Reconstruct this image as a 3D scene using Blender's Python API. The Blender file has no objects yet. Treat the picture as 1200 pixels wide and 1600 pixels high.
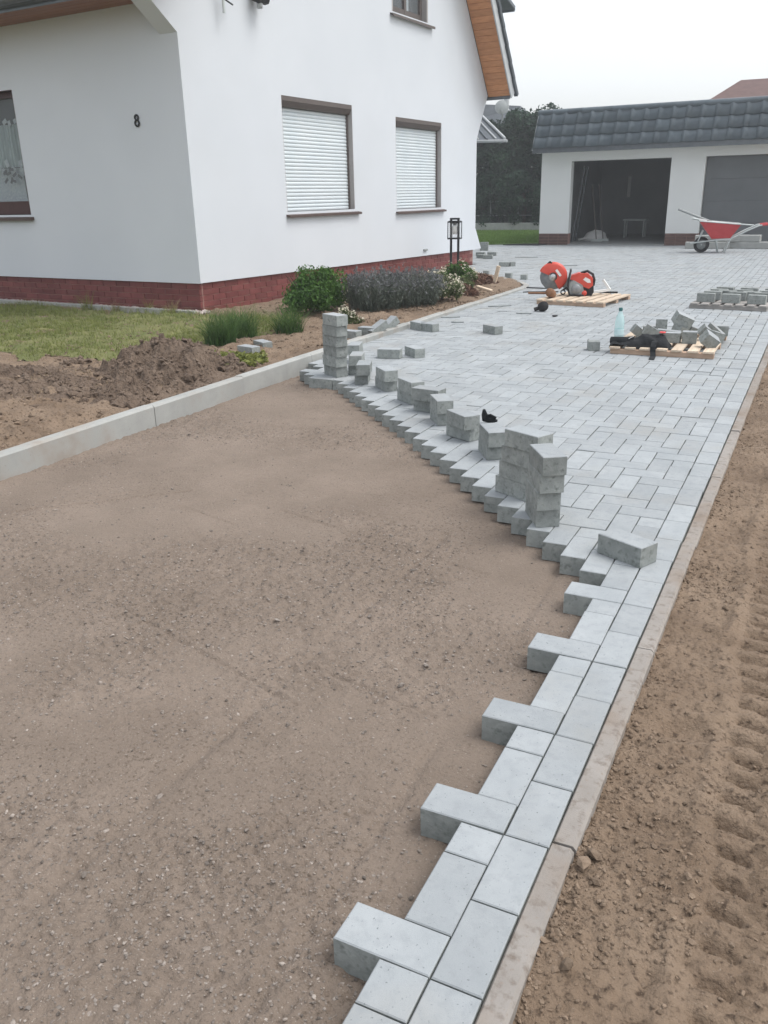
import bpy, math, random
import numpy as np
from mathutils import Matrix, Vector
R = math.radians
SC = bpy.context.scene
COL = SC.collection

# ------------------------------------------------------------------ camera
cam_d = bpy.data.cameras.new('camera'); cam = bpy.data.objects.new('camera', cam_d); COL.objects.link(cam)
SC.camera = cam
cam_d.sensor_fit = 'VERTICAL'; cam_d.sensor_height = 24.0; cam_d.lens = 24.0*1316.7/1600
cam_d.clip_start = 0.05; cam_d.clip_end = 800
def cam_basis(p, r, y):
    f = np.array([math.sin(y)*math.cos(p), math.cos(y)*math.cos(p), -math.sin(p)])
    ri = np.array([math.cos(y), -math.sin(y), 0]); u = np.cross(ri, f)
    return ri*math.cos(r)+u*math.sin(r), -ri*math.sin(r)+u*math.cos(r), f
_r, _u, _f = cam_basis(0.3582, -0.0220, -0.4650)
cam.matrix_world = Matrix(((_r[0], _u[0], -_f[0], 0.450), (_r[1], _u[1], -_f[1], -1.040), (_r[2], _u[2], -_f[2], 1.324), (0, 0, 0, 1)))

# ------------------------------------------------------------------ sky, sun, exposure
SUN_EL, SUN_AZ = 62, 75         # azimuth measured from +y (away from camera) towards +x
world = bpy.data.worlds.new('World'); SC.world = world; world.use_nodes = True
nt = world.node_tree; nt.nodes.clear()
sky = nt.nodes.new('ShaderNodeTexSky'); sky.sky_type = 'NISHITA'; sky.sun_disc = False
sky.sun_elevation = R(SUN_EL); sky.sun_rotation = R(SUN_AZ); sky.dust_density = 4.0; sky.air_density = 1.0; sky.ozone_density = 1.0
hsv = nt.nodes.new('ShaderNodeHueSaturation'); hsv.inputs['Saturation'].default_value = 0.42
bg = nt.nodes.new('ShaderNodeBackground'); bg.inputs['Strength'].default_value = 0.15
wo = nt.nodes.new('ShaderNodeOutputWorld')
gm = nt.nodes.new('ShaderNodeGamma'); gm.inputs['Gamma'].default_value = 0.55   # cloud cover evens the sky out
nt.links.new(sky.outputs[0], gm.inputs['Color']); nt.links.new(gm.outputs[0], hsv.inputs['Color']); nt.links.new(hsv.outputs[0], bg.inputs['Color']); nt.links.new(bg.outputs[0], wo.inputs['Surface'])
sl = bpy.data.lights.new('sun', 'SUN'); sl.energy = 0.5; sl.angle = R(30); sl.color = (1.0, 0.985, 0.96)
so = bpy.data.objects.new('sun', sl); COL.objects.link(so)
_sd = Vector((math.sin(R(SUN_AZ))*math.cos(R(SUN_EL)), math.cos(R(SUN_AZ))*math.cos(R(SUN_EL)), math.sin(R(SUN_EL))))
so.rotation_euler = _sd.to_track_quat('Z', 'Y').to_euler(); so.location = (6, 6, 12)
SC.view_settings.view_transform = 'Standard'; SC.view_settings.look = 'None'
SC.view_settings.gamma = 1.0; SC.view_settings.use_curve_mapping = False
SC.view_settings.exposure = 1.95

rng = np.random.default_rng(7); random.seed(7)

# ------------------------------------------------------------------ helpers
def put(o, label=None, cat=None, group=None, kind=None):
    if label: o['label'] = label
    if cat: o['category'] = cat
    if group: o['group'] = group
    if kind: o['kind'] = kind
    return o
def empty(name, loc=(0, 0, 0), rz=0.0, parent=None):
    o = bpy.data.objects.new(name, None); COL.objects.link(o); o.location = loc; o.rotation_euler = (0, 0, rz)
    o.empty_display_size = 0.1
    if parent: o.parent = parent
    return o
def link(name, me, parent=None, loc=(0, 0, 0), rot=(0, 0, 0), scale=(1, 1, 1)):
    o = bpy.data.objects.new(name, me); COL.objects.link(o); o.location = loc; o.rotation_euler = rot; o.scale = scale
    if parent: o.parent = parent
    return o
def npmesh(name, V, F, mats, smooth=False, mi=None):
    """V (n,3), F (m,k) uniform face size"""
    V = np.asarray(V, np.float32); F = np.asarray(F, np.int32); me = bpy.data.meshes.new(name)
    k = F.shape[1]
    me.vertices.add(len(V)); me.vertices.foreach_set('co', V.ravel())
    me.loops.add(F.size); me.loops.foreach_set('vertex_index', F.ravel())
    me.polygons.add(len(F)); me.polygons.foreach_set('loop_start', np.arange(0, F.size, k, dtype=np.int32))
    for m in (mats if isinstance(mats, (list, tuple)) else [mats]): me.materials.append(m)
    if mi is not None: me.polygons.foreach_set('material_index', np.asarray(mi, np.int32))
    me.polygons.foreach_set('use_smooth', np.full(len(F), smooth, bool))
    me.update(calc_edges=True); me.validate(); return me
class MB:
    def __init__(s): s.v = []; s.f = []; s.m = []; s.sm = []
    def add(s, vs, fs, mi=0, sm=False):
        b = len(s.v); s.v += [tuple(v) for v in vs]
        for f in fs: s.f.append(tuple(b+i for i in f)); s.m.append(mi); s.sm.append(sm)
        return s
    def box(s, c, d, rot=None, mi=0, bev=0.0):
        hx, hy, hz = d[0]/2, d[1]/2, d[2]/2
        if bev <= 0:
            vs = [(x, y, z) for z in (-hz, hz) for y in (-hy, hy) for x in (-hx, hx)]
            fs = [(0, 2, 3, 1), (4, 5, 7, 6), (0, 1, 5, 4), (2, 6, 7, 3), (0, 4, 6, 2), (1, 3, 7, 5)]
        else:
            b = bev; rings = [(-hz, b), (-hz+b, 0), (hz-b, 0), (hz, b)]; vs = []
            for z, i in rings:
                x, y = hx-i, hy-i
                vs += [(-x, -y, z), (x, -y, z), (x, y, z), (-x, y, z)]
            fs = [(3, 2, 1, 0), (12, 13, 14, 15)]
            for r_ in range(3):
                for q in range(4): fs.append((r_*4+q, r_*4+(q+1) % 4, r_*4+4+(q+1) % 4, r_*4+4+q))
        M = (rot.to_matrix() if hasattr(rot, 'to_matrix') else rot) if rot is not None else None
        vs = [(M @ Vector(v) if M is not None else Vector(v)) + Vector(c) for v in vs]
        return s.add(vs, fs, mi)
    def prism(s, poly, axis, a, b, mi=0):
        """poly of 2D points, extruded along axis ('x','y','z') from a to b"""
        def P(p, t):
            return {'x': (t, p[0], p[1]), 'y': (p[0], t, p[1]), 'z': (p[0], p[1], t)}[axis]
        n = len(poly); vs = [P(p, a) for p in poly]+[P(p, b) for p in poly]
        fs = [tuple(range(n-1, -1, -1)), tuple(range(n, 2*n))]+[(i, (i+1) % n, n+(i+1) % n, n+i) for i in range(n)]
        return s.add(vs, fs, mi)
    def tube(s, pts, r, seg=8, mi=0, cap=True):
        pts = [Vector(p) for p in pts]; n = len(pts); rs = r if isinstance(r, (list, tuple)) else [r]*n
        vs = []; up = None
        for i, p in enumerate(pts):
            t = (pts[min(i+1, n-1)]-pts[max(i-1, 0)]).normalized()
            if up is None:
                up = Vector((0, 0, 1)) if abs(t.z) < .9 else Vector((1, 0, 0))
            a = (up - t*up.dot(t)).normalized(); b = t.cross(a); up = a
            for k in range(seg):
                an = 2*math.pi*k/seg; vs.append(p + (a*math.cos(an)+b*math.sin(an))*rs[i])
        fs = [(i*seg+k, i*seg+(k+1) % seg, (i+1)*seg+(k+1) % seg, (i+1)*seg+k) for i in range(n-1) for k in range(seg)]
        s.add(vs, fs, mi, True)
        if cap: s.add(vs[:seg], [tuple(range(seg-1, -1, -1))], mi); s.add(vs[-seg:], [tuple(range(seg))], mi)
        return s
    def lathe(s, prof, M=None, seg=24, mi=0):
        """prof [(r,z)] about local z"""
        vs = []
        for r_, z in prof:
            for k in range(seg):
                an = 2*math.pi*k/seg; v = Vector((r_*math.cos(an), r_*math.sin(an), z)); vs.append(M @ v if M is not None else v)
        n = len(prof)
        fs = [(i*seg+k, i*seg+(k+1) % seg, (i+1)*seg+(k+1) % seg, (i+1)*seg+k) for i in range(n-1) for k in range(seg)]
        return s.add(vs, fs, mi, True)
    def mesh(s, name, mats):
        me = bpy.data.meshes.new(name); me.from_pydata(s.v, [], s.f)
        for m in (mats if isinstance(mats, (list, tuple)) else [mats]): me.materials.append(m)
        me.polygons.foreach_set('material_index', s.m); me.polygons.foreach_set('use_smooth', s.sm)
        me.update(); return me
    def build(s, name, mats, parent=None, loc=(0, 0, 0), rot=(0, 0, 0)):
        return link(name, s.mesh(name, mats), parent, loc, rot)

# numpy value noise
_perm = rng.random((256, 256)).astype(np.float32)
def vnoise(x, y):
    xi = np.floor(x).astype(int); yi = np.floor(y).astype(int); fx = x-xi; fy = y-yi
    fx = fx*fx*(3-2*fx); fy = fy*fy*(3-2*fy)
    g = lambda a, b: _perm[a & 255, b & 255]
    return (g(xi, yi)*(1-fx)+g(xi+1, yi)*fx)*(1-fy)+(g(xi, yi+1)*(1-fx)+g(xi+1, yi+1)*fx)*fy
def fbm(x, y, s, o=4, gain=.5):
    r_ = 0; a = 1; t = 0
    for k in range(o):
        r_ = r_+a*(vnoise(x*s+17.3*k, y*s+5.1*k)-.5); t += a; a *= gain; s *= 2.03
    return r_/t*2
def smooth(x, a, b):
    t = np.clip((x-a)/(b-a), 0, 1); return t*t*(3-2*t)
def grid(xs, ys, hf):
    X, Y = np.meshgrid(xs, ys); Z = hf(X, Y)
    V = np.stack([X, Y, Z], -1).reshape(-1, 3); nx, ny = len(xs), len(ys)
    i = (np.arange(ny-1)[:, None]*nx+np.arange(nx-1)[None]).ravel()
    return V, np.stack([i, i+1, i+nx+1, i+nx], 1)
ICO_V = np.array([(-1, 1.618, 0), (1, 1.618, 0), (-1, -1.618, 0), (1, -1.618, 0), (0, -1, 1.618), (0, 1, 1.618), (0, -1, -1.618), (0, 1, -1.618), (1.618, 0, -1), (1.618, 0, 1), (-1.618, 0, -1), (-1.618, 0, 1)])/1.902
ICO_F = np.array([(0, 11, 5), (0, 5, 1), (0, 1, 7), (0, 7, 10), (0, 10, 11), (1, 5, 9), (5, 11, 4), (11, 10, 2), (10, 7, 6), (7, 1, 8), (3, 9, 4), (3, 4, 2), (3, 2, 6), (3, 6, 8), (3, 8, 9), (4, 9, 5), (2, 4, 11), (6, 2, 10), (8, 6, 7), (9, 8, 1)])
def clods(P, S, flat=.7, jit=.35):
    n = len(P); q = rng.normal(size=(n, 3, 3)); q, _ = np.linalg.qr(q)
    V = ICO_V[None]*(1+jit*(rng.random((n, 12, 1))*2-1)); V = V*(1+.4*(rng.random((n, 1, 3))*2-1))
    V = np.einsum('nij,nkj->nki', q, V); V[..., 2] *= flat
    V = V*S[:, None, None]+P[:, None, :]
    F = (ICO_F[None]+12*np.arange(n)[:, None, None]).reshape(-1, 3)
    return V.reshape(-1, 3), F
def leaves(P, size, nrm=None, jit=1.0, aspect=.55, up=0.0):
    """diamond shaped leaves at P; nrm = preferred facing direction"""
    n = len(P); d = rng.normal(size=(n, 3)); d /= np.linalg.norm(d, axis=1)[:, None]
    if nrm is not None:
        d = nrm+jit*d; d /= np.linalg.norm(d, axis=1)[:, None]
    t = rng.normal(size=(n, 3)); t[:, 2] += up; t -= d*(t*d).sum(1)[:, None]; t /= np.linalg.norm(t, axis=1)[:, None]
    b = np.cross(d, t); s = (size*(.6+.8*rng.random(n)))[:, None]
    V = np.stack([P-t*s*.5, P+b*s*aspect*.5+d*s*.08, P+t*s*.5, P-b*s*aspect*.5+d*s*.08], 1).reshape(-1, 3)
    return V, np.arange(4*n).reshape(n, 4)
def blades(P, h, w, lean=.4, seg=3):
    """curved grass blades: strips of quads"""
    n = len(P); a = rng.random(n)*2*math.pi; dx, dy = np.cos(a), np.sin(a); L = h*(.5+.7*rng.random(n)); ln = lean*(.3+rng.random(n))
    fa = rng.random(n)*2*math.pi; wx, wy = np.cos(fa), np.sin(fa); rows = []
    for k in range(seg+1):
        t = k/seg; c = P+np.stack([dx*ln*L*t*t, dy*ln*L*t*t, L*(t-.25*ln*t*t)], 1); ww = (w*(1-.85*t)*.5)
        o = np.stack([wx*ww, wy*ww, 0*wx], 1); rows += [c-o, c+o]
    V = np.stack(rows, 1); m = 2*(seg+1); F = []
    for k in range(seg): F.append(np.array([2*k, 2*k+1, 2*k+3, 2*k+2]))
    F = (np.array(F)[None]+m*np.arange(n)[:, None, None]).reshape(-1, 4)
    return V.reshape(-1, 3), F

# ------------------------------------------------------------------ materials
def mat(name, c1, c2=None, scale=4.0, rough=.85, bump=0.0, bscale=80.0, speck=None, rnd=0.0, spec=.3, metal=0.0, detail=5, trans=0.0, bdist=.01, stretch=None, big=None, speck2=None):
    m = bpy.data.materials.new(name); m.use_nodes = True; t = m.node_tree; N = t.nodes; L = t.links
    b = N['Principled BSDF']; b.inputs['Roughness'].default_value = rough; b.inputs['Metallic'].default_value = metal
    b.inputs['Specular IOR Level'].default_value = spec
    geo = N.new('ShaderNodeNewGeometry'); pos = geo.outputs['Position']
    if stretch:
        mp = N.new('ShaderNodeMapping'); mp.inputs['Scale'].default_value = stretch; L.new(pos, mp.inputs['Vector']); pos = mp.outputs[0]
    def noise(s, d=detail):
        n_ = N.new('ShaderNodeTexNoise'); n_.inputs['Scale'].default_value = s; n_.inputs['Detail'].default_value = d; n_.inputs['Roughness'].default_value = .6
        L.new(pos, n_.inputs['Vector']); return n_.outputs['Fac']
    def ramp(src, a, c, p0, p1):
        r_ = N.new('ShaderNodeValToRGB'); e = r_.color_ramp.elements; e[0].position = p0; e[1].position = p1
        e[0].color = (*a, 1) if len(a) == 3 else a; e[1].color = (*c, 1) if len(c) == 3 else c; L.new(src, r_.inputs[0]); return r_.outputs[0]
    def mix(fac, a, c):
        x = N.new('ShaderNodeMix'); x.data_type = 'RGBA'
        L.new(fac, x.inputs['Factor']); L.new(a, x.inputs['A'])
        if isinstance(c, tuple): x.inputs['B'].default_value = (*c, 1)
        else: L.new(c, x.inputs['B'])
        return x.outputs['Result']
    col = ramp(noise(scale), c1, c2 or c1, .32, .68)
    if big:      # (colour, scale, p0, p1): broad stains
        col = mix(ramp(noise(big[1], 4), (0, 0, 0), (1, 1, 1), big[2], big[3]), col, big[0])
    if speck2:   # (colour, scale, p0, p1): finer mottling of grains
        fac = ramp(noise(speck2[1], 4), (0, 0, 0), (1, 1, 1), speck2[2], speck2[3])
        if len(speck2) > 4:      # grains come and go in patches
            mm = N.new('ShaderNodeMath'); mm.operation = 'MULTIPLY'; L.new(fac, mm.inputs[0]); L.new(ramp(noise(speck2[4], 3), (.15, .15, .15), (1, 1, 1), .38, .60), mm.inputs[1]); fac = mm.outputs[0]
        col = mix(fac, col, speck2[0])
    if speck:    # (colour, scale, p0, p1)
        col = mix(ramp(noise(speck[1], 2), (0, 0, 0), (1, 1, 1), speck[2], speck[3]), col, speck[0])
    if rnd:
        oi = N.new('ShaderNodeObjectInfo'); ad = N.new('ShaderNodeMath'); ad.operation = 'ADD'
        L.new(oi.outputs['Random'], ad.inputs[0]); L.new(geo.outputs['Random Per Island'], ad.inputs[1])
        fr = N.new('ShaderNodeMath'); fr.operation = 'FRACT'; L.new(ad.outputs[0], fr.inputs[0])
        mr = N.new('ShaderNodeMapRange'); mr.inputs['To Min'].default_value = 1-rnd; mr.inputs['To Max'].default_value = 1+rnd; L.new(fr.outputs[0], mr.inputs['Value'])
        hv = N.new('ShaderNodeHueSaturation'); L.new(mr.outputs[0], hv.inputs['Value']); L.new(col, hv.inputs['Color']); col = hv.outputs[0]
    L.new(col, b.inputs['Base Color'])
    if bump:
        bp = N.new('ShaderNodeBump'); bp.inputs['Strength'].default_value = bump; bp.inputs['Distance'].default_value = bdist
        L.new(noise(bscale, 6), bp.inputs['Height']); L.new(bp.outputs[0], b.inputs['Normal'])
    if trans:
        tb = N.new('ShaderNodeBsdfTranslucent'); L.new(col, tb.inputs['Color']); ms = N.new('ShaderNodeMixShader'); ms.inputs[0].default_value = trans
        L.new(b.outputs[0], ms.inputs[1]); L.new(tb.outputs[0], ms.inputs[2]); L.new(ms.outputs[0], N['Material Output'].inputs['Surface'])
    return m
def glass(name, tint=(.8, .85, .85), rough=.02, alpha=.12):
    m = bpy.data.materials.new(name); m.use_nodes = True; b = m.node_tree.nodes['Principled BSDF']
    b.inputs['Base Color'].default_value = (*tint, 1); b.inputs['Roughness'].default_value = rough; b.inputs['Alpha'].default_value = alpha
    b.inputs['Specular IOR Level'].default_value = .6
    return m
M = {}
M['paver'] = mat('paver_face', (.282, .304, .317), (.338, .358, .368), 5, .84, .35, 240, speck=((.15, .165, .17), 130, .66, .74), speck2=((.268, .287, .299), 30, .48, .75), rnd=.085, bdist=.002, big=((.292, .298, .292), 1.7, .52, .70))
M['paver_side'] = mat('paver_side', (.215, .234, .226), (.310, .330, .318), 22, .92, .6, 150, speck=((.15, .165, .157), 42, .54, .74), rnd=.13, bdist=.004)
M['sand'] = mat('sand_bed', (.192, .152, .121), (.240, .192, .155), 2.5, .95, 1.0, 110, speck=((.33, .29, .25), 190, .655, .71), speck2=((.112, .086, .066), 85, .55, .67, 1.6), bdist=.009, big=((.178, .140, .111), 1.4, .50, .70))
M['pebble'] = mat('pebble', (.12, .098, .082), (.29, .255, .225), 60, .9, 0, 80, rnd=.4)
M['soil'] = mat('soil', (.172, .122, .084), (.245, .182, .130), 3.0, .97, 1.0, 95, speck=((.27, .215, .165), 150, .67, .74), speck2=((.078, .054, .038), 60, .53, .68), bdist=.010, big=((.145, .102, .070), 1.7, .52, .68))
M['clod'] = mat('clod', (.135, .097, .068), (.230, .173, .126), 30, .97, .6, 120, rnd=.25, bdist=.006)
M['heap'] = mat('heap_soil', (.125, .090, .067), (.200, .150, .113), 5, .97, 1.0, 55, bdist=.02, speck=((.22, .172, .132), 90, .66, .76), speck2=((.055, .038, .028), 40, .54, .68))
M['kerb'] = mat('kerb_concrete', (.30, .305, .292), (.375, .378, .362), 5, .88, .35, 200, speck=((.26, .25, .22), 90, .66, .76), rnd=.06, bdist=.003, big=((.29, .265, .235), 2.5, .55, .70))
M['kerb_dirty'] = mat('kerb_dirty', (.235, .215, .195), (.315, .292, .268), 6, .9, .4, 200, speck2=((.17, .142, .12), 30, .52, .70), speck=((.24, .20, .17), 70, .64, .74), rnd=.06, bdist=.003, big=((.215, .175, .142), 3.0, .48, .66))
M['render'] = mat('wall_render', (.60, .632, .668), (.635, .665, .70), .8, .92, .4, 130, bdist=.004, big=((.585, .612, .64), .35, .5, .75))
M['clinker'] = mat('clinker_tile', (.135, .037, .035), (.195, .062, .056), 7, .55, .2, 90, rnd=.16, bdist=.003)
M['mortar'] = mat('mortar', (.27, .16, .14), (.32, .20, .17), 20, .95)
M['frame'] = mat('window_frame', (.105, .088, .082), (.13, .11, .10), 30, .5, .05, 200)
M['reveal'] = mat('window_reveal', (.36, .345, .34), (.41, .39, .385), 6, .8, .1, 200)
M['sill'] = mat('window_sill', (.085, .062, .056), (.11, .08, .072), 8, .6, spec=.2)
M['shutter'] = mat('shutter_slat', (.60, .66, .69), (.65, .70, .72), 3, .35, rnd=.03)
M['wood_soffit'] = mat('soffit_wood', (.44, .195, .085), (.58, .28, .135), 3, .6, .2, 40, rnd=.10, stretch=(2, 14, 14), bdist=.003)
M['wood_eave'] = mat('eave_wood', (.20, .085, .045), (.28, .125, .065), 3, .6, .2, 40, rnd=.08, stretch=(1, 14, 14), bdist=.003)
M['fascia'] = mat('fascia_board', (.42, .44, .45), (.50, .52, .53), 6, .6)
M['roof'] = mat('roof_tile', (.052, .062, .072), (.085, .098, .108), 3, .5, .2, 60, rnd=.12, bdist=.004)
M['roof_g'] = mat('garage_tile', (.080, .102, .118), (.112, .138, .155), 3, .36, .15, 60, rnd=.12, bdist=.004)
M['zinc'] = mat('zinc', (.13, .145, .16), (.17, .185, .20), 8, .45, metal=.5)
M['red_roof'] = mat('red_roof_tile', (.105, .060, .053), (.14, .08, .07), 3, .8, .3, 8, bdist=.03)
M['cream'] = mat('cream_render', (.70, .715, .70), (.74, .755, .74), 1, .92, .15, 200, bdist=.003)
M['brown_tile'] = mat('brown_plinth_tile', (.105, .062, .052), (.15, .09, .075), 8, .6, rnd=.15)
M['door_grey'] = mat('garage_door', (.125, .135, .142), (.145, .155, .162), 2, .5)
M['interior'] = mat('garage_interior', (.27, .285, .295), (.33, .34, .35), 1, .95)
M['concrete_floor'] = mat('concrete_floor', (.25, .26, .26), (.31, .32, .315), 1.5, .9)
M['pallet'] = mat('pallet_wood', (.50, .40, .30), (.66, .55, .43), 3, .85, .3, 60, rnd=.12, stretch=(20, 1.5, 20), bdist=.003)
M['pallet_x'] = mat('pallet_bearer_wood', (.36, .25, .18), (.48, .35, .26), 3, .85, .3, 60, rnd=.10, stretch=(1.5, 20, 20), bdist=.003)
M['pallet_old'] = mat('weathered_pallet_wood', (.27, .255, .24), (.37, .35, .33), 3, .9, .3, 60, rnd=.12, stretch=(4, 4, 20), bdist=.003)
M['orange'] = mat('red_plastic', (.54, .055, .034), (.60, .075, .045), 6, .4, spec=.5)
M['saw_grey'] = mat('saw_grey', (.25, .27, .27), (.30, .32, .32), 8, .5)
M['black'] = mat('black_plastic', (.016, .017, .018), (.026, .027, .028), 10, .55)
M['black_cloth'] = mat('black_cloth', (.013, .015, .017), (.024, .026, .029), 14, .95, .6, 40, bdist=.01)
M['steel'] = mat('steel', (.55, .56, .56), (.62, .63, .63), 10, .35, metal=.9)
M['disc'] = mat('cutting_disc', (.22, .23, .24), (.36, .37, .375), 12, .55, metal=.4)
M['galv'] = mat('galvanised_tube', (.50, .54, .53), (.58, .62, .61), 10, .5, metal=.3)
M['barrow_red'] = mat('barrow_red', (.44, .045, .05), (.52, .065, .07), 6, .5)
M['rubber'] = mat('rubber', (.018, .018, .019), (.028, .028, .029), 12, .85)
M['wood_brown'] = mat('brown_wood', (.19, .095, .05), (.26, .14, .08), 6, .7, .2, 40)
M['white'] = mat('white_paint', (.72, .72, .70), (.76, .76, .74), 10, .6)
M['grey_stone'] = mat('grey_stone', (.30, .31, .30), (.38, .39, .375), 8, .9, .4, 60)
M['number'] = mat('number_anthracite', (.018, .02, .022), (.022, .024, .026), 10, .5)
M['lamp'] = mat('lamp_metal', (.02, .022, .024), (.03, .032, .034), 10, .5, metal=.3)
M['red_tag'] = mat('red_tag', (.75, .10, .10), (.78, .12, .12), 10, .6)
M['curtain'] = mat('net_curtain', (.20, .26, .26), (.33, .40, .39), 26, .95, stretch=(1, 1, .12))
M['curtain_pale'] = mat('curtain_lace', (.26, .30, .32), (.40, .45, .46), 40, .95)
M['room_dark'] = mat('room_dark', (.012, .013, .016), (.02, .02, .022), 2, .9)
M['bordeaux'] = mat('window_frame_bordeaux', (.055, .02, .02), (.075, .03, .03), 10, .4)
M['glass'] = glass('window_glass', (.6, .65, .68), .02, .12)
M['lamp_glass'] = glass('lamp_glass', (.75, .8, .8), .05, .08)
M['bottle'] = glass('bottle_plastic', (.55, .80, .80), .08, .42)
M['cap'] = mat('bottle_cap', (.02, .10, .10), (.03, .12, .12), 10, .5)
M['label'] = glass('bottle_label', (.62, .78, .80), .5, .75)
def leafmat(n, a, b, rnd=.35, tr=.35): return mat(n, a, b, 6, .6, rnd=rnd, trans=tr, spec=.25)
M['bush'] = leafmat('bush_leaf', (.040, .095, .020), (.095, .19, .040))
M['lavender'] = leafmat('lavender_leaf', (.105, .128, .105), (.185, .21, .175))
M['lav_tip'] = leafmat('lavender_tip', (.13, .138, .142), (.20, .205, .205))
M['pale_leaf'] = leafmat('pale_leaf', (.075, .11, .04), (.15, .18, .08))
M['cream_flower'] = leafmat('cream_flower', (.50, .46, .36), (.62, .58, .48))
M['tuft'] = leafmat('tuft_blade', (.036, .085, .022), (.095, .165, .045))
M['grass'] = leafmat('lawn_blade', (.13, .165, .045), (.23, .25, .08))
M['grass_far'] = leafmat('far_lawn_blade', (.085, .16, .025), (.13, .21, .04))
M['weed'] = leafmat('weed_leaf', (.13, .155, .035), (.25, .27, .08))
M['dry'] = leafmat('dry_grass', (.22, .17, .09), (.32, .26, .15))
M['turf'] = mat('turf_soil', (.11, .125, .045), (.175, .17, .075), 3, .97, .6, 60)
M['turf_far'] = mat('far_turf', (.075, .135, .022), (.105, .175, .035), 3, .97, .4, 60)
M['conifer'] = leafmat('conifer_leaf', (.007, .028, .016), (.022, .060, .030), .4, .2)
M['conifer2'] = leafmat('hedge_leaf', (.010, .033, .018), (.030, .070, .034), .4, .2)
M['bark'] = mat('bark', (.06, .045, .035), (.09, .07, .055), 10, .95, .5, 30)
M['field'] = mat('far_ground', (.10, .12, .04), (.15, .16, .06), .4, .97)
M['dead_plant'] = mat('withered_plant', (.11, .062, .045), (.18, .105, .075), 20, .95, rnd=.3)
M['gravel'] = mat('gravel_stone', (.30, .25, .235), (.46, .40, .38), 14, .9, rnd=.35)

# ------------------------------------------------------------------ paver grid
PI = .1015
def wx(i): return PI*i*(1+.0009*abs(i)) if i < 0 else PI*i
def wy(j):
    c = .002*min(max(j-12, 0), 30)*1.25; return PI*j*(1+min(c, .052))
def brick_np(x0, x1, y0, y1, z1=0.0, h=.08, g=.0018, ch=.0026):
    """vertices of one chamfered block in world space"""
    x0 += g; x1 -= g; y0 += g; y1 -= g
    t = np.array([(x0+ch, y0+ch), (x1-ch, y0+ch), (x1-ch, y1-ch), (x0+ch, y1-ch)]); o = np.array([(x0, y0), (x1, y0), (x1, y1), (x0, y1)])
    V = np.zeros((12, 3)); V[:4, :2] = t; V[:4, 2] = z1; V[4:8, :2] = o; V[4:8, 2] = z1-ch; V[8:, :2] = o; V[8:, 2] = z1-h
    return V
BR_F = [(0, 1, 2, 3)]+[(4+k, 4+(k+1) % 4, (k+1) % 4, k) for k in range(4)]+[(8+k, 8+(k+1) % 4, 4+(k+1) % 4, 4+k) for k in range(4)]
BR_M = [0]*5+[1]*4
def unit_block(name, lx, ly, lz=.08, mats=None, ch=.0026):
    V = brick_np(-lx/2, lx/2, -ly/2, ly/2, lz, lz, 0.0, ch)
    return npmesh(name, V, np.array(BR_F+[(11, 10, 9, 8)]), mats or [M['paver'], M['paver_side']], mi=BR_M+[1])

# ------------------------------------------------------------------ ground
def near_ys(y0, y1, f, mn):
    ys = [y0]
    while ys[-1] < y1: ys.append(ys[-1]+max(mn, f*abs(ys[-1]+1.0)))
    return np.array(ys)
g = MB(); g.add([(-90, -60, -.35), (90, -60, -.35), (90, 110, -.35), (-90, 110, -.35)], [(0, 1, 2, 3)])
put(g.build('ground', M['field']), kind='structure')

# sand bed under the driveway
SX0, SX1 = -3.37, .12
def h_sand(X, Y):
    z = -.083+.010*fbm(X, Y, .9, 3)+.005*fbm(X, Y, 5, 3)+(.0016+.0075*smooth(fbm(X+3, Y, 1.5, 4), -.25, .40))*1.7*fbm(X, Y*1.25, 42, 3, .65)
    for (ax, ay, bx, by, w, d) in SCRATCH:
        L2 = (bx-ax)**2+(by-ay)**2; t = np.clip(((X-ax)*(bx-ax)+(Y-ay)*(by-ay))/L2, 0, 1)
        dd = np.hypot(X-ax-t*(bx-ax), Y-ay-t*(by-ay)); z = z-d*np.exp(-(dd/w)**2)+.5*d*np.exp(-((dd-2.2*w)/w)**2)
    # screed-rail grooves parallel to the kerb
    z = z-(.010*np.exp(-((X+.30)/.018)**2)+.010*np.exp(-((X+.86)/.020)**2)*(Y < 2.2))*smooth(fbm(X, Y, 2.1, 2), -.4, .1)
    return z
SCRATCH = [(-1.7, 2.15, -.55, 1.85, .007, .008), (-1.75, 1.05, -.75, .75, .007, .007), (-1.0, 1.0, -.35, .86, .006, .006), (-2.9, 1.6, -2.3, 2.2, .009, .008), (-2.86, 1.72, -2.5, 2.15, .012, .005),
           (-1.3, 1.75, -1.05, 1.95, .006, .006), (-2.2, 2.0, -1.8, 1.9, .006, .006), (-.95, 1.72, -.70, 1.66, .006, .006), (-.62, 1.50, -.40, 1.46, .006, .005)]
V, F = grid(np.linspace(SX0, SX1, 520), near_ys(-2.2, 6.2, .0036, .0062), h_sand)
sand = put(link('sand_bed', npmesh('sand_bed', V, F, M['sand'], True)), kind='structure')
g = MB(); g.add([(-9, 6.15, -.088), (SX1, 6.15, -.088), (SX1, 23, -.088), (-9, 23, -.088)], [(0, 1, 2, 3)])
g.add([(SX0, -6, -.084), (SX1, -6, -.084), (SX1, -2.2, -.084), (SX0, -2.2, -.084)], [(0, 1, 2, 3)]); g.build('deep_sand', M['sand'], sand)
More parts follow.
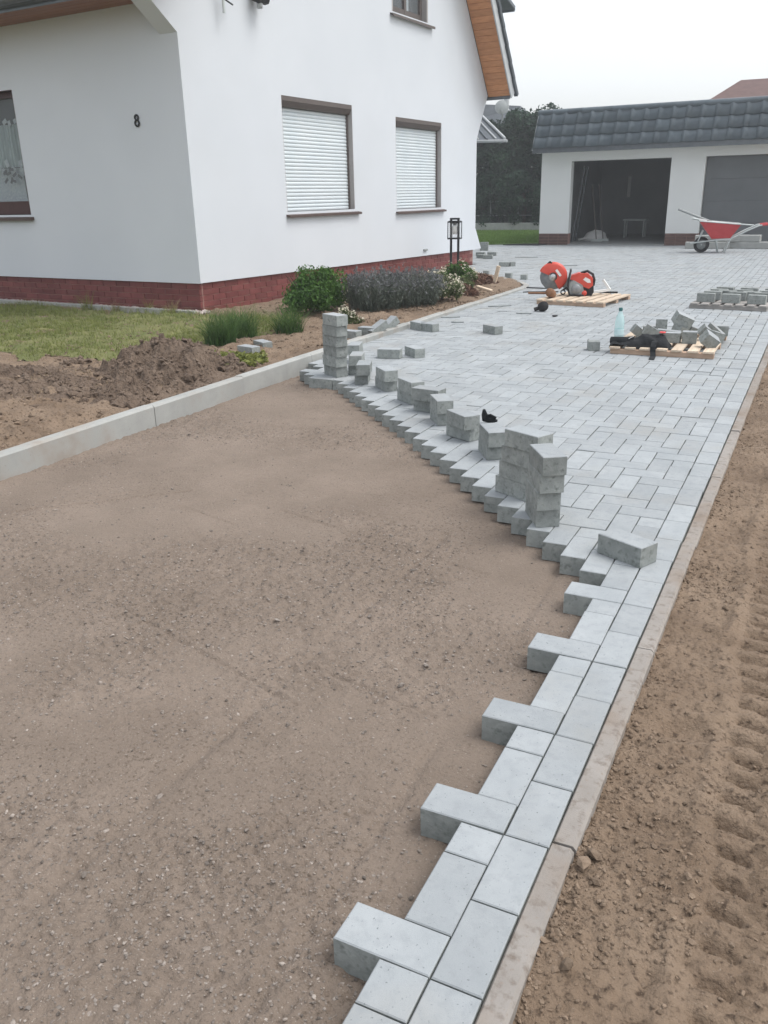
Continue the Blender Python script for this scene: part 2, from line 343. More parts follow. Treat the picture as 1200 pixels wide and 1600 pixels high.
# loose grit on the sand
n = 95000; t = rng.random(n)**1.4; py = -.6+5.6*t; px = SX0+.02+(SX1-SX0-.1)*rng.random(n)
keep = (rng.random(n) < smooth(fbm(px+3, py, 1.5, 4), -.25, .40)*.92+.08) & (py < 5.0-np.maximum(0, px+3.2)*1.0+.3); px, py = px[keep], py[keep]
sz = .0016+.0036*rng.random(len(px))**3
big = rng.random(len(px)) < .02; sz = np.where(big, sz*1.9, sz)
P = np.stack([px, py, h_sand(px, py)+sz*.15], 1); V, F = clods(P, sz, .6)
put(link('sand_grit', npmesh('sand_grit', V, F, M['pebble'])), 'small stones and grit scattered over the brown sand bed', 'grit', kind='stuff')

# soil strip on the right with the crawler-track print
def h_soil(X, Y):
    z = -.030+.014*fbm(X, Y, 1.1, 3)+.016*fbm(X, Y, 4.5, 3)+.016*fbm(X, Y, 15, 4, .7)+.007*fbm(X, Y, 55, 2)
    xl = .400+.010*np.sin(Y*2.3)+.03*fbm(X*0, Y, 4, 3); tr = smooth(X, xl-.012, xl+.03)*(1-smooth(X, .95, 1.05))
    wob = .012*fbm(X, Y, 5, 2)
    lug = np.cos((Y+wob+.16*X)*2*math.pi/.088); ph = ((Y+wob+.16*X)/.088) % 1.0-.5; prof = .010-.040*np.exp(-(ph*.088/(.011+.004*fbm(X, Y, 8, 2)))**2)+.012*np.clip(ph, -.5, .5)
    tooth = .026*np.clip(np.cos((Y+wob+.16*X)*2*math.pi/.044)*1.3-.1, 0, 1)*np.exp(-((X-.525)/.026)**4)
    amp = .55+.45*smooth(fbm(X, Y, 1.2, 2), -.4, .3)
    trk = -.038+amp*(prof*smooth(X, xl, xl+.03)*np.where(X < .50, 1.0, .45)+tooth)+.009*fbm(X, Y, 24, 4, .65)
    z = z*(1-tr)+tr*trk+.016*np.exp(-((X-xl+.025)/.022)**2)*(0.6+1.2*fbm(X, Y, 9, 3))
    z = z-.035*np.exp(-(((X-.31)/.09)**2+((Y-1.02)/.045)**2))-.018*np.exp(-(((X-.27)/.06)**2+((Y-2.6)/.1)**2))-.02*np.exp(-(((X-.28)/.10)**2+((Y-.62)/.03)**2))
    return np.minimum(z, np.where(X < .20, -.016, .03))
V, F = grid(np.concatenate([np.linspace(.150, 1.1, 150), np.linspace(1.15, 9, 24)]), near_ys(-4, 26, .005, .0072), h_soil)
put(link('soil_strip', npmesh('soil_strip', V, F, M['soil'], True)), kind='structure')
n = 42000; t = rng.random(n)**1.9; py = -.5+9*t; px = .158+.9*rng.random(n)**1.7
keep = rng.random(n) < (np.where(px < .42, 1.0, .16)*smooth(fbm(px, py, 2.5, 3), -.4, .3)+.05); px, py = px[keep], py[keep]
sz = .0014+.0060*rng.random(len(px))**5; P = np.stack([px, py, h_soil(px, py)+sz*.25], 1); V, F = clods(P, sz, .8)
put(link('soil_crumbs', npmesh('soil_crumbs', V, F, M['clod'])), 'loose crumbs of soil and gravel along the right kerb', 'soil crumbs', kind='stuff')
for k, (x, y, s_, lb) in enumerate([(.182, .405, .019, 'brown stone lying against the right kerb beside its joint'), (.215, .375, .011, 'small pale stone next to the brown stone by the right kerb'), (.195, .445, .016, 'rounded earth lump behind the brown stone by the right kerb'), (.215, .145, .013, 'lone earth lump on the soil near the bottom edge')]):
    V, F = clods(np.array([(0, 0, s_*.5)]), np.array([s_]), .85, .2); put(link('stone', npmesh('stone', V, F, M['clod']), None, (x, y, float(h_soil(np.array([x]), np.array([y]))[0]))), lb, 'stone', 'stones on the soil strip')

# garden ground on the left: soil bed and rough lawn
BED = [(-3.44, 11.35), (-3.62, 12.05), (-4.1, 12.75), (-4.75, 13.35), (-5.3, 13.75), (-5.93, 13.95)]
def h_left(X, Y):
    z = .012+.028*fbm(X, Y, .8, 3)+.030*fbm(X, Y, 3.2, 4)*smooth(-X, 3.4, 3.9)
    z = z+(.03*fbm(X, Y, 9, 3)+.030*fbm(X, Y, 17, 3, .6))*smooth(-X, 3.42, 3.6)*(1-.6*smooth(Y, 7, 10))
    z = z-.05*np.exp(-(((X+3.62)/.16)**2+((Y-3.0)/1.0)**2))+.07*np.exp(-(((X+4.9)/.45)**2+((Y-3.3)/.9)**2))
    return np.minimum(z, .045+.12*smooth(-X, 3.5, 4.2))
poly = np.array(BED)
def bed_lim(X):      # far limit of the bed as y(x)
    return np.interp(-X, -poly[:, 0], poly[:, 1])
xs = np.concatenate([np.linspace(-14, -6.6, 40), np.linspace(-6.5, -3.44, 230)])
ys = near_ys(-4, 14.2, .0055, .015)
V, F = grid(xs, ys, h_left)
c = V[F].mean(1); ok = c[:, 1] < bed_lim(c[:, 0]); F = F[ok]
left = put(link('garden_soil', npmesh('garden_soil', V, F, M['soil'], True)), kind='structure')
n = 22000; px = -3.46-2.6*rng.random(n)**1.3; py = 1.0+10.5*rng.random(n)**1.3
keep = rng.random(n) < smooth(fbm(px, py, 1.6, 3), -.3, .4)+.12; px, py = px[keep], py[keep]
sz = .004+.020*rng.random(len(px))**5; P = np.stack([px, py, h_left(px, py)+sz*.2], 1); V, F = clods(P, sz, .75)
put(link('bed_crumbs', npmesh('bed_crumbs', V, F, M['clod'])), 'crumbs of dug soil over the garden bed by the house', 'soil crumbs', kind='stuff')

# lawn (turf sheet + blades)
def lawn_mask(X, Y):
    e = -4.62-.0*Y+.25*fbm(X, Y, .9, 3); low = 4.55+.35*fbm(X, Y, 1.1, 3)-.30*(X+6.5)*0
    return (X < e-.1*np.maximum(0, 6.0-Y)) & (Y > low+.15*np.abs(X+5.2)*0) & (Y < 7.30)
xs = np.linspace(-12, -4.4, 190); ys = np.linspace(4.0, 7.3, 110)
V, F = grid(xs, ys, lambda X, Y: h_left(X, Y)+.008); c = V[F].mean(1); F = F[lawn_mask(c[:, 0], c[:, 1])]
put(link('lawn', npmesh('lawn', V, F, M['turf'], True)), kind='structure')
n = 75000; px = -11.5+7.3*rng.random(n); py = 3.9+3.4*rng.random(n)
mk = lawn_mask(px, py) & (rng.random(n) < smooth(fbm(px, py, 1.0, 3), -.6, .3)+.15); px, py = px[mk], py[mk]
P = np.stack([px, py, h_left(px, py)+.006], 1); V, F = blades(P, .05+.05*smooth(py, 6.3, 7.3), .006, .8, 2)
put(link('lawn_grass', npmesh('lawn_grass', V, F, M['grass'])), 'uneven yellowish green grass of the small lawn beside the house', 'grass', kind='stuff')
n = 5000; px = -7.5+3.9*rng.random(n); py = 2.2+2.6*rng.random(n); keep = rng.random(n) < smooth(fbm(px+9, py, 1.6, 3), .0, .5); px, py = px[keep], py[keep]
V, F = blades(np.stack([px, py, h_left(px, py)], 1), .035, .005, 1.4, 2)
put(link('dry_grass', npmesh('dry_grass', V, F, M['dry'])), 'withered straw coloured grass bits over the dug soil', 'dry grass', kind='stuff')

# far lawn left of the garage
xs = np.linspace(-16, -6.5, 60); ys = np.linspace(21.6, 31.2, 60)
edge = lambda X: np.interp(X, [-16, -9, -8.2, -7.3, -6.6], [23.0, 22.3, 22.2, 22.5, 23.3])
V, F = grid(xs, ys, lambda X, Y: .02+.03*fbm(X, Y, .6, 3)); c = V[F].mean(1); F = F[c[:, 1] > edge(c[:, 0])]
put(link('far_lawn', npmesh('far_lawn', V, F, M['turf_far'], True)), kind='structure')
n = 50000; px = -13+6.5*rng.random(n); py = 22+9*rng.random(n); k_ = py > edge(px)+.05; px, py = px[k_], py[k_]
V, F = blades(np.stack([px, py, 0*px+.02], 1), .06, .012, .6, 2)
put(link('far_lawn_grass', npmesh('far_lawn_grass', V, F, M['grass_far'])), 'short bright green grass between the white house and garage', 'grass', kind='stuff')

# ------------------------------------------------------------------ block pavement
pav = put(empty('block_pavement', (0, 0, -.08)), kind='structure')
def bed_far(x): return np.interp(-x, [3.35, 3.44, 3.62, 4.1, 4.75, 5.3, 5.95, 6.2], [0, 11.35, 12.05, 12.75, 13.35, 13.75, 13.95, 15.9])
def allowed(i, j):
    if i > -1: return False
    xm, ym = wx(i+.5), wy(j+.5)
    if ym > 22.4: return False
    if i >= -32:
        if i+j >= 16: return True
        if i == -1 and j >= -30: return True
        if i == -2 and j % 4 == 0 and j >= -30: return True
        return False
    if xm < -9.5: return False
    hx = -6.343+.0633*(ym-7.589)      # house wall line
    if ym < 15.85: return xm > hx+.05 and ym > float(bed_far(xm))+.06
    if xm < -6.5 and ym > float(edge(np.array(xm)))+.0: return False
    return True
EXTRA = {(-29, 43), (-30, 44), (-31, 45)}
rects = []
jmax = int(22.4/PI)
for j in range(-30, jmax):
    for i in range(-92, 0):
        k = (i+j+2) % 4
        if k == 0: cells = [(i, j), (i+1, j)]
        elif k == 2: cells = [(i, j), (i, j+1)]
        else: continue
        if (i, j) in EXTRA: ok = cells
        else: ok = [c_ for c_ in cells if allowed(*c_)]
        if not ok: continue
        if i == -2 and k == 0 and len(ok) == 1: ok = cells
        xs_ = [c_[0] for c_ in ok]; ys_ = [c_[1] for c_ in ok]
        rects.append((wx(min(xs_)), wx(max(xs_)+1), wy(min(ys_)), wy(max(ys_)+1)))
for k in range(-15, 108):   # edge course along the right kerb
    rects.append((0.0, PI, wy(2*k), wy(2*k+2)))
rects = np.array(rects)
_sh = .0068*np.clip(rects[:, 2:].mean(1), 0, 14)*np.clip(1+rects[:, :2].mean(1)/3.35, 0, 1); rects[:, 0] += _sh; rects[:, 1] += _sh
cx, cy = rects[:, :2].mean(1), rects[:, 2:].mean(1)
# the 300 that show largest are pieces of their own
cp = np.array([.45, -1.04, 1.324]); d_ = np.stack([cx, cy, 0*cx], 1)-cp; fz = d_@_f; su = 1316.7*(d_@_r)/np.maximum(fz, .05); sv = -1316.7*(d_@_u)/np.maximum(fz, .05)
vis = (fz > .2) & (np.abs(su) < 640) & (np.abs(sv) < 850)
score = np.where(vis, (rects[:, 1]-rects[:, 0])*(rects[:, 3]-rects[:, 2])*1.3/np.maximum(fz, .1)**3, -fz*1e-3-1)
order = np.argsort(-score); top = set(order[:300].tolist())
PM = {}
Vs = []; Fs = []; Ms = []; b = 0
for q, (x0, x1, y0, y1) in enumerate(rects):
    dz = float(rng.normal()*.0011)
    if q in top:
        lx, ly = round(x1-x0, 3), round(y1-y0, 3)
        ky = (round(lx/.1), round(ly/.1))
        if ky not in PM: PM[ky] = (unit_block('paver', lx, ly), lx, ly)
        me, ax, ay = PM[ky]
        link('paver', me, pav, (cx[q], cy[q], dz), (rng.normal()*.0035, rng.normal()*.0035, rng.normal()*.004), ((x1-x0-.0034)/ax, (y1-y0-.0034)/ay, 1))
    else:
        V = brick_np(x0, x1, y0, y1, .08+dz); V[:8, 2] += (V[:8, 0]-cx[q])*rng.normal()*.008+(V[:8, 1]-cy[q])*rng.normal()*.008
        Vs.append(V); Fs.append(np.array(BR_F)+b); Ms += BR_M; b += 12
put(link('paver_field', npmesh('paver_field', np.concatenate(Vs), np.concatenate(Fs), [M['paver'], M['paver_side']], mi=Ms), pav), kind='stuff')

# ------------------------------------------------------------------ kerbs
rk = put(empty('right_kerb', (0, 0, 0)), kind='structure')
kprof = [(.1035, -.25), (.1035, -.010), (.108, -.004), (.148, -.003), (.156, -.012), (.158, -.25)]
mb = MB(); mb.prism(kprof, 'y', .003, .927); kme = mb.mesh('kerb_stone', M['kerb_dirty'])
for k in range(-4, 24): link('kerb_stone', kme, rk, (rng.normal()*.0012+.0068*min(max(.43+.93*k, 0), 14), .43+.93*k, rng.normal()*.002), (0, 0, -.0068*(k >= 0)+rng.normal()*.001))
lk = put(empty('left_kerb', (0, 0, 0)), kind='structure')
mb = MB(); mb.prism([(-3.445, -.25), (-3.445, .048), (-3.435, .058), (-3.372, .060), (-3.360, .048), (-3.360, -.25)], 'y', .0016, 1.0184); kme = mb.mesh('kerb_stone', M['kerb'])
for k in range(-6, 9): link('kerb_stone', kme, lk, (rng.normal()*.0015, 2.17+1.02*k, -.028*max(0, k-3)/5*1.0+rng.normal()*.0012), (0, 0, 0))
cpts = [(-3.40, 11.36), (-3.46, 11.75), (-3.66, 12.15), (-4.08, 12.68), (-4.72, 13.28), (-5.26, 13.68), (-5.9, 13.9)]
for (a, b_) in zip(cpts[:-1], cpts[1:]):
    dx, dy = b_[0]-a[0], b_[1]-a[1]; L_ = math.hypot(dx, dy)
    mb = MB(); mb.box((0, 0, -.11), (.08, L_-.006, .27), bev=.006); mb.build('kerb_stone', M['kerb'], lk, ((a[0]+b_[0])/2, (a[1]+b_[1])/2, 0), (0, 0, math.atan2(dy, dx)-math.pi/2))

# ------------------------------------------------------------------ white house
HX, HY, HR = -6.343, 7.589, R(-3.62)
house = put(empty('white_house', (HX, HY, 0), HR), 'white rendered house with red clinker plinth and wooden eaves', 'house')
GW = 8.27
zb = lambda u: .365-.0107*u
near_l = lambda u: 3.50+1.281*(u+.57)
far_l = lambda u: 3.13+1.38*(8.76-u)
PKU = (3.13+1.38*8.76-3.50-1.281*.57)/(1.38+1.281); PKZ = near_l(PKU)
top_l = lambda u: min(near_l(u), far_l(u))
WIN = [(1.90, 3.68, 1.150, 2.612), (5.02, 6.71, 1.115, 2.535), (4.95, 6.19, 4.03, 5.25)]
wall = MB(); us = sorted({0, GW, PKU}.union({v for w in WIN for v in w[:2]}))
for a, b_ in zip(us[:-1], us[1:]):
    m_ = (a+b_)/2; z0a, z0b = zb(a), zb(b_)
    for w in sorted([w for w in WIN if w[0] <= m_ <= w[1]], key=lambda w: w[2]):
        wall.add([(0, a, z0a), (0, b_, z0b), (0, b_, w[2]), (0, a, w[2])], [(0, 1, 2, 3)]); z0a = z0b = w[3]
    wall.add([(0, a, z0a), (0, b_, z0b), (0, b_, top_l(b_)), (0, a, top_l(a))], [(0, 1, 2, 3)])
LW = (-4.35, -2.92, 1.19, 2.725)
xs_ = [-10, LW[0], LW[1], 0]
for a, b_ in zip(xs_[:-1], xs_[1:]):
    if a == LW[0]: wall.add([(a, 0, .36), (b_, 0, .36), (b_, 0, LW[2]), (a, 0, LW[2])], [(0, 1, 2, 3)]); wall.add([(a, 0, LW[3]), (b_, 0, LW[3]), (b_, 0, 4.2), (a, 0, 4.2)], [(0, 1, 2, 3)])
    else: wall.add([(a, 0, .36), (b_, 0, .36), (b_, 0, 4.2), (a, 0, 4.2)], [(0, 1, 2, 3)])
wall.add([(0, GW, .277), (-10, GW, .277), (-10, GW, 3.8), (0, GW, 3.8)], [(0, 1, 2, 3)])
wall.add([(-10, 0, .3), (-10, GW, .3), (-10, GW, 3.8), (-10, PKU, PKZ), (-10, 0, 4.2)], [(4, 3, 2, 1, 0)])
wall.add([(0, 0, .365), (0, GW, zb(GW)), (-.05, GW, zb(GW)), (-.05, 0, .365)], [(0, 1, 2, 3)])       # drip edge above the plinth
wall.add([(0, 0, .365), (-.05, 0, .365), (-.05, .05, .365)], [(0, 1, 2)]); wall.add([(0, 0, .36), (-10, 0, .36), (-10, .05, .36), (0, .05, .36)], [(0, 1, 2, 3)])
wall.prism([(0, 3.10), (-.57, 3.50), (0, 4.23)], 'x', -.26, 0.0); wall.prism([(GW, 2.33), (8.76, 3.13), (GW, 3.81)], 'x', -.26, 0.0)
wall.build('wall', M['render'], house)
# plinth of clinker tiles
pl = MB(); pl.box((-.045, GW/2, .1), (.02, GW-.05, .7)); pl.box((-5, .045, .1), (9.95, .02, .7))
plo = pl.build('plinth', M['mortar'], house)
tl = .245; NR = 5
mb = MB(); mb.box((0, 0, 0), (.014, tl-.009, .067), bev=.002); tme = mb.mesh('clinker_tile', M['clinker'])
for r_ in range(NR):
    off = (r_ % 2)*tl/2
    for q in range(-1, 34):
        u = off+(q+.5)*tl
        if u-tl/2 < -.02-(r_ % 2)*.13 or u > GW-.1: continue
        z = zb(u)-.040-r_*.0745
        if z < -.03: continue
        link('clinker_tile', tme, plo, (-.034+rng.normal()*.0006, max(u, .112), z), (R(0.61), 0, 0), (1, 1, 1))
    for q in range(0, 22):
        u = off+(q+.5)*tl; z = .36-.040-r_*.0745
        if z < -.03: continue
        link('clinker_tile', tme, plo, (-u-.02, .034+rng.normal()*.0006, z), (0, 0, R(90)))
    if off and .36-.040-r_*.0745 > -.03: link('clinker_tile', tme, plo, (-tl/4-.035, .034, .36-.040-r_*.0745), (0, 0, R(90)), (1, .42, 1))
for r_ in range(NR):
    z = .365-.040-r_*.0745
    if z > -.03:
        cq = MB(); cq.box((-.039, .04, z), (.022, .022, .067), bev=.002); cq.build('corner_tile', M['clinker'], plo)
# shuttered windows
def shutter_window(w, nsl, lab):
    u0, u1, z0, z1 = w; W_ = u1-u0; bx = .13; dp = .115
    f = MB(); t_ = .007
    f.box((-dp/2-.001, u0+t_/2, (z0+z1)/2), (dp, t_, z1-z0)); f.box((-dp/2-.001, u1-t_/2, (z0+z1)/2), (dp, t_, z1-z0))
    f.box((-dp-.03, (u0+u1)/2, (z0+z1)/2), (.02, W_, z1-z0))
    wo_ = f.build('window', M['reveal'], house); put(wo_, lab)
    mb = MB(); mb.prism([(-.002, z1), (-.002, z1-bx*.45), (-.05, z1-bx), (-dp-.02, z1-bx), (-dp-.02, z1)], 'y', u0+.001, u1-.001); 
    for i_, v in enumerate(mb.v): mb.v[i_] = (v[0], v[1], v[2])
    # prism axis y maps poly to (x, z)
    mb.build('shutter_box', M['frame'], wo_)
    ra = MB()
    for uu in (u0+t_+.012, u1-t_-.012): ra.box((-dp+.022, uu, (z0+z1-bx)/2), (.03, .024, z1-bx-z0))
    ra.build('guide_rail', M['frame'], wo_)
    sh = (z1-bx-z0)/nsl; hs = sh/2
    mb = MB(); mb.prism([(-.006, -hs), (.002, -hs+.002), (.008, -hs*.35), (.008, hs*.35), (.001, hs-.006), (-.004, hs-.002), (-.006, hs)], 'y', -(W_/2-t_-.026), W_/2-t_-.026); sme = mb.mesh('shutter_slat', M['shutter'])
    for k in range(nsl): link('shutter_slat', sme, wo_, (-dp+.012, (u0+u1)/2, z0+(k+.5)*sh))
    mb = MB(); mb.prism([(-dp, z0-.012), (.055, z0-.045), (.055, z0-.075), (.045, z0-.075), (.045, z0-.058), (-dp, z0-.05)], 'y', u0-.03, u1+.12); mb.build('sill', M['sill'], wo_)
shutter_window(WIN[0], 27, 'wider window with its white roller shutter closed')
shutter_window(WIN[1], 27, 'narrower window with its white roller shutter closed')
# upper window
u0, u1, z0, z1 = WIN[2]; f = MB(); dp = .14
f.box((-dp/2-.001, u0+.02, (z0+z1)/2), (dp, .04, z1-z0)); f.box((-dp/2-.001, u1-.02, (z0+z1)/2), (dp, .04, z1-z0)); f.box((-dp/2-.001, (u0+u1)/2, z1-.02), (dp, W_ if False else u1-u0-.08, .04))
uw = put(f.build('window', M['reveal'], house), 'upper window with dark brown frame under the roof')
f = MB(); fx = -dp+.02
for uu in (u0+.075, (u0+u1)/2, u1-.075): f.box((fx, uu, (z0+z1)/2), (.05, .07, z1-z0-.04))
for zz in (z0+.06, z1-.06): f.box((fx-.002, (u0+u1)/2, zz), (.048, u1-u0-.08, .10))
f.build('window_frame', M['frame'], uw)
for c_ in (u0+.34, u1-.34):
    f = MB(); f.box((fx-.01, c_, (z0+z1)/2), (.008, .48, z1-z0-.22)); f.build('pane', M['glass'], uw)
    f = MB(); f.box((fx-.06, c_-.12, (z0+z1)/2), (.006, .20, z1-z0-.2)); f.build('curtain', M['curtain_pale'], uw)
f = MB(); f.box((-dp-.35, (u0+u1)/2, (z0+z1)/2), (.02, u1-u0+.6, z1-z0+.6)); f.build('room', M['room_dark'], uw)
f = MB(); f.prism([(-dp, z0-.008), (.06, z0-.04), (.06, z0-.075), (.05, z0-.075), (.05, z0-.052), (-dp, z0-.045)], 'y', u0-.06, u1+.16); f.build('sill', M['frame'], uw)
# window in the shaded wall
x0, x1, z0, z1 = LW; f = MB(); dp = .13; xm = (x0+x1)/2; zm = (z0+z1)/2
f.box((x1-.004, dp/2+.001, zm), (.006, dp, z1-z0)); f.box((x0+.004, dp/2+.001, zm), (.006, dp, z1-z0)); f.box((xm, dp/2+.001, z1-.004), (x1-x0-.02, dp, .006))
lw = put(f.build('window', M['bordeaux'], house), 'window with net curtain in the shaded wall')
f = MB()
for xx in (x1-.035, x0+.035): f.box((xx, dp, zm), (.06, .05, z1-z0))
f.box((xm, dp+.002, z0+.09), (x1-x0-.13, .05, .17)); f.box((xm, dp+.002, z1-.04), (x1-x0-.13, .05, .07))
f.build('window_frame', M['bordeaux'], lw)
f = MB(); f.box((xm, dp+.01, zm+.05), (x1-x0-.12, .006, z1-z0-.2)); f.build('pane', M['glass'], lw)
f = MB(); f.prism([(-.06, z0-.04), (dp, z0-.002), (dp, z0-.04), (-.05, z0-.075), (-.06, z0-.075)], 'x', x0-.06, x1+.05); f.build('sill', M['sill'], lw)
cw = []; nseg = 90
for k in range(nseg+1):
    x_ = x1-.06-(x1-x0-.12)*k/nseg; cw.append((x_, dp+.10+.018*math.sin(k*1.15)+.008*math.sin(k*2.7)))
f = MB()
for (a, b_) in zip(cw[:-1], cw[1:]): f.add([(a[0], a[1], z0+.62), (b_[0], b_[1], z0+.62), (b_[0], b_[1], z1-.38), (a[0], a[1], z1-.38)], [(0, 1, 2, 3)], 0, True)
f.build('curtain', M['curtain'], lw)
f = MB()
for k in range(26):
    xx = x1-.09-rng.random()*.9; zz = z0+.56+.12*rng.random() if k < 14 else z1-.38+.08*rng.random(); f.box((xx, dp+.075, zz), (.05+.05*rng.random(), .004, .05+.04*rng.random()), Matrix.Rotation(rng.random()*3, 3, 'Y'))
f.build('curtain_lace', M['curtain_pale'], lw)
f = MB(); f.box((xm, dp+.145, z0+.36), (x1-x0-.1, .004, .5)); f.build('lower_blind', M['curtain_pale'], lw)
f = MB()
for k in range(16):
    xx = x1-.10-rng.random()*.55; zz = z0+.44+.16*rng.random(); f.box((xx, dp+.06, zz), (.035, .006, .085), Matrix.Rotation(rng.random()*3, 3, 'Y'))
f.tube([(x1-.25, dp+.07, z0+.2), (x1-.26, dp+.07, z0+.5)], .012); f.build('windowsill_plant', M['black'], lw)
f = MB(); f.box((xm, dp+.6, zm), (x1-x0+1, .02, z1-z0+1)); f.build('room', M['room_dark'], lw)
# roof
roof = MB()
def slab(a, b_, nrm, lo, hi):
    return [(a[0]+nrm[0]*lo, a[1]+nrm[1]*lo), (b_[0]+nrm[0]*lo, b_[1]+nrm[1]*lo), (b_[0]+nrm[0]*hi, b_[1]+nrm[1]*hi), (a[0]+nrm[0]*hi, a[1]+nrm[1]*hi)]
nf = Vector((1.38, 1)).normalized(); nn = Vector((-1.281, 1)).normalized(); A_ = (8.80, far_l(8.80)); K_ = (PKU, PKZ); N_ = (-.62, near_l(-.62))
roof.prism(slab(A_, K_, nf, .024, .17), 'x', -10.3, .47); roof.prism(slab(N_, K_, nn, .024, .17), 'x', -10.3, .47)
ro = roof.build('roof', M['roof'], house)
ang = math.atan2(1.38, 1)
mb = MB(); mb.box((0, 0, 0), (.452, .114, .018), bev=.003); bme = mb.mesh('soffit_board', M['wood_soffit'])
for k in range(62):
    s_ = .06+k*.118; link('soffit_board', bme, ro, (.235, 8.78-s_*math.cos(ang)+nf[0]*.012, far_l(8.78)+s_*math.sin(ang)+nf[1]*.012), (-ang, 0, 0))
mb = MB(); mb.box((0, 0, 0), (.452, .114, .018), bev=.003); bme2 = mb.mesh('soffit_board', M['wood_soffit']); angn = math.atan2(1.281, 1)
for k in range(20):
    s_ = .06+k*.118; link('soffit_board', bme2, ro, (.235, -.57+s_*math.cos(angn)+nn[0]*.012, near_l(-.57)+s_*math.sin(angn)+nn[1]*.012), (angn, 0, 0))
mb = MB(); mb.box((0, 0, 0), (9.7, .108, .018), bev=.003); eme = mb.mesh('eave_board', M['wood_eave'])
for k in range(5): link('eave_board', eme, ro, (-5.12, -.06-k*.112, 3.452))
mb = MB(); mb.prism(slab(A_, K_, nf, -.03, .15), 'x', .475, .50); mb.prism(slab(N_, K_, nn, -.03, .15), 'x', .475, .50); mb.build('fascia', M['fascia'], ro)
mb = MB(); mb.box((-5.1, -.60, 3.50), (9.9, .024, .15)); mb.build('eave_fascia', M['zinc'], ro)
mb = MB(); mb.tube([(-10, -.675, 3.535), (.40, -.675, 3.535)], .062, 12); mb.build('gutter', M['zinc'], ro)
mb = MB(); mb.box((-4.7, 8.81, 3.075), (10.3, .02, .05)); mb.tube([(-9.9, 8.85, 3.10), (.40, 8.85, 3.10)], .03, 10); mb.build('far_gutter', M['zinc'], ro)
mb = MB(); mb.box((0, 0, 0), (.07, .36, .10), bev=.012); vme = mb.mesh('verge_tile', M['roof'])
for k in range(24):
    s_ = .10+k*.325; o_ = .185
    link('verge_tile', vme, ro, (.505, 8.80-s_*math.cos(ang)+nf[0]*o_, far_l(8.80)+s_*math.sin(ang)+nf[1]*o_), (-ang+R(3), 0, 0))
mb = MB(); mb.box((0, 0, 0), (.36, .40, .028), bev=.006); rme = mb.mesh('roof_tile', M['roof'])
for c_ in range(4):
    for k in range(22):
        s_ = .14+k*.325; o_ = .20; link('roof_tile', rme, ro, (.29-c_*.365, 8.80-s_*math.cos(ang)+nf[0]*o_, far_l(8.80)+s_*math.sin(ang)+nf[1]*o_), (-ang+R(4), 0, 0))
mb = MB(); mb.box((-.45, 8.85, 5.00), (1.2, 1.75, .08), Matrix.Rotation(R(-16), 3, 'X'), bev=.01); mb.box((-.5, 8.55, 4.72), (1.0, 1.3, .50)); mb.tube([(-1.0, 9.70, 4.74), (.13, 9.70, 4.74)], .045, 10); mb.build('dormer', M['zinc'], ro)
# house number 8
mb = MB()
for (zc, r_) in ((2.271, .0265), (2.209, .0315)): mb.tube([(-.755+r_*math.cos(a*math.pi/12), -.012, zc+r_*1.05*math.sin(a*math.pi/12)) for a in range(25)], .0105, 8, cap=False)
mb.build('house_number', M['number'], house)
# fittings on the gable wall
fl = put(empty('floodlight', (0, 0, 0)), 'dark floodlight fixed high on the white gable wall', 'floodlight'); fl.location = (HX, HY, 0); fl.rotation_euler = (0, 0, HR)
mb = MB(); mb.box((.14, 1.42, 3.70), (.16, .20, .24), Matrix.Rotation(R(25), 3, 'Y'), bev=.03); mb.build('lamp_housing', M['black'], fl)
mb = MB(); mb.lathe([(.0, -.02), (.035, -.02), (.04, .03), (.03, .05), (0, .05)], Matrix.Translation((.12, 1.40, 3.545)), 12); mb.build('motion_sensor', M['fascia'], fl)
mb = MB(); mb.box((.03, 1.42, 3.80), (.06, .06, .20), bev=.008); mb.build('bracket', M['black'], fl)
ar = put(empty('pennant_bracket', (HX, HY, 0), HR), 'thin grey hanging rod with small arms high on the gable wall', 'bracket')
mb = MB(); mb.tube([(.10, .73, 3.38), (.10, .73, 3.95)], .018); mb.build('rod', M['galv'], ar)
mb = MB(); mb.tube([(.10, .74, 3.53), (.10, .90, 3.49)], .009); mb.tube([(.10, .74, 3.60), (.10, .88, 3.62)], .013); mb.tube([(0, .73, 3.85), (.10, .73, 3.85)], .012); mb.build('arm', M['lamp'], ar)
# small socket outlet on the wall + white downpipe foot at the far corner
mb = MB(); mb.box((.012, 6.05, .40), (.024, .14, .035), bev=.006); mb.build('wall_vent', M['saw_grey'], house)
mb = MB(); mb.prism([(8.27, .28), (8.62, .28), (8.31, .70), (8.27, .70)], 'x', -.22, -.02); mb.build('corner_skirt', M['render'], house)
# lean-to roof behind the house
le = put(empty('lean_to_roof', (-6.4, 17.4, 0)), 'small grey tiled lean-to roof behind the far house corner', 'roof')
mb = MB(); mb.add([(-2.6, .1, 2.47), (.60, .1, 2.395), (-.376, 1.2, 2.988), (-2.6, 1.2, 3.05)], [(0, 1, 2, 3)]); mb.add([(-2.6, .1, 2.43), (.60, .1, 2.355), (-.376, 1.2, 2.948), (-2.6, 1.2, 3.01)], [(3, 2, 1, 0)]); mb.build('roof_plane', M['zinc'], le)
for k in range(7):
    t_ = (k+1)/8.; mb = MB(); mb.tube([(.60-t_*1.6, .1, 2.41+.03*t_), (-.376-t_*1.3, 1.2, 3.0+.03*t_)], .022, 6); mb.build('roof_rib', M['fascia'] if k % 2 == 0 else M['zinc'], le)
mb = MB(); mb.tube([(.60, .08, 2.415), (-.376, 1.2, 3.01)], .03, 8); mb.build('verge', M['fascia'], le)
mb = MB(); mb.tube([(-2.6, .05, 2.45), (.66, .05, 2.365)], .028, 8); mb.build('gutter', M['fascia'], le)
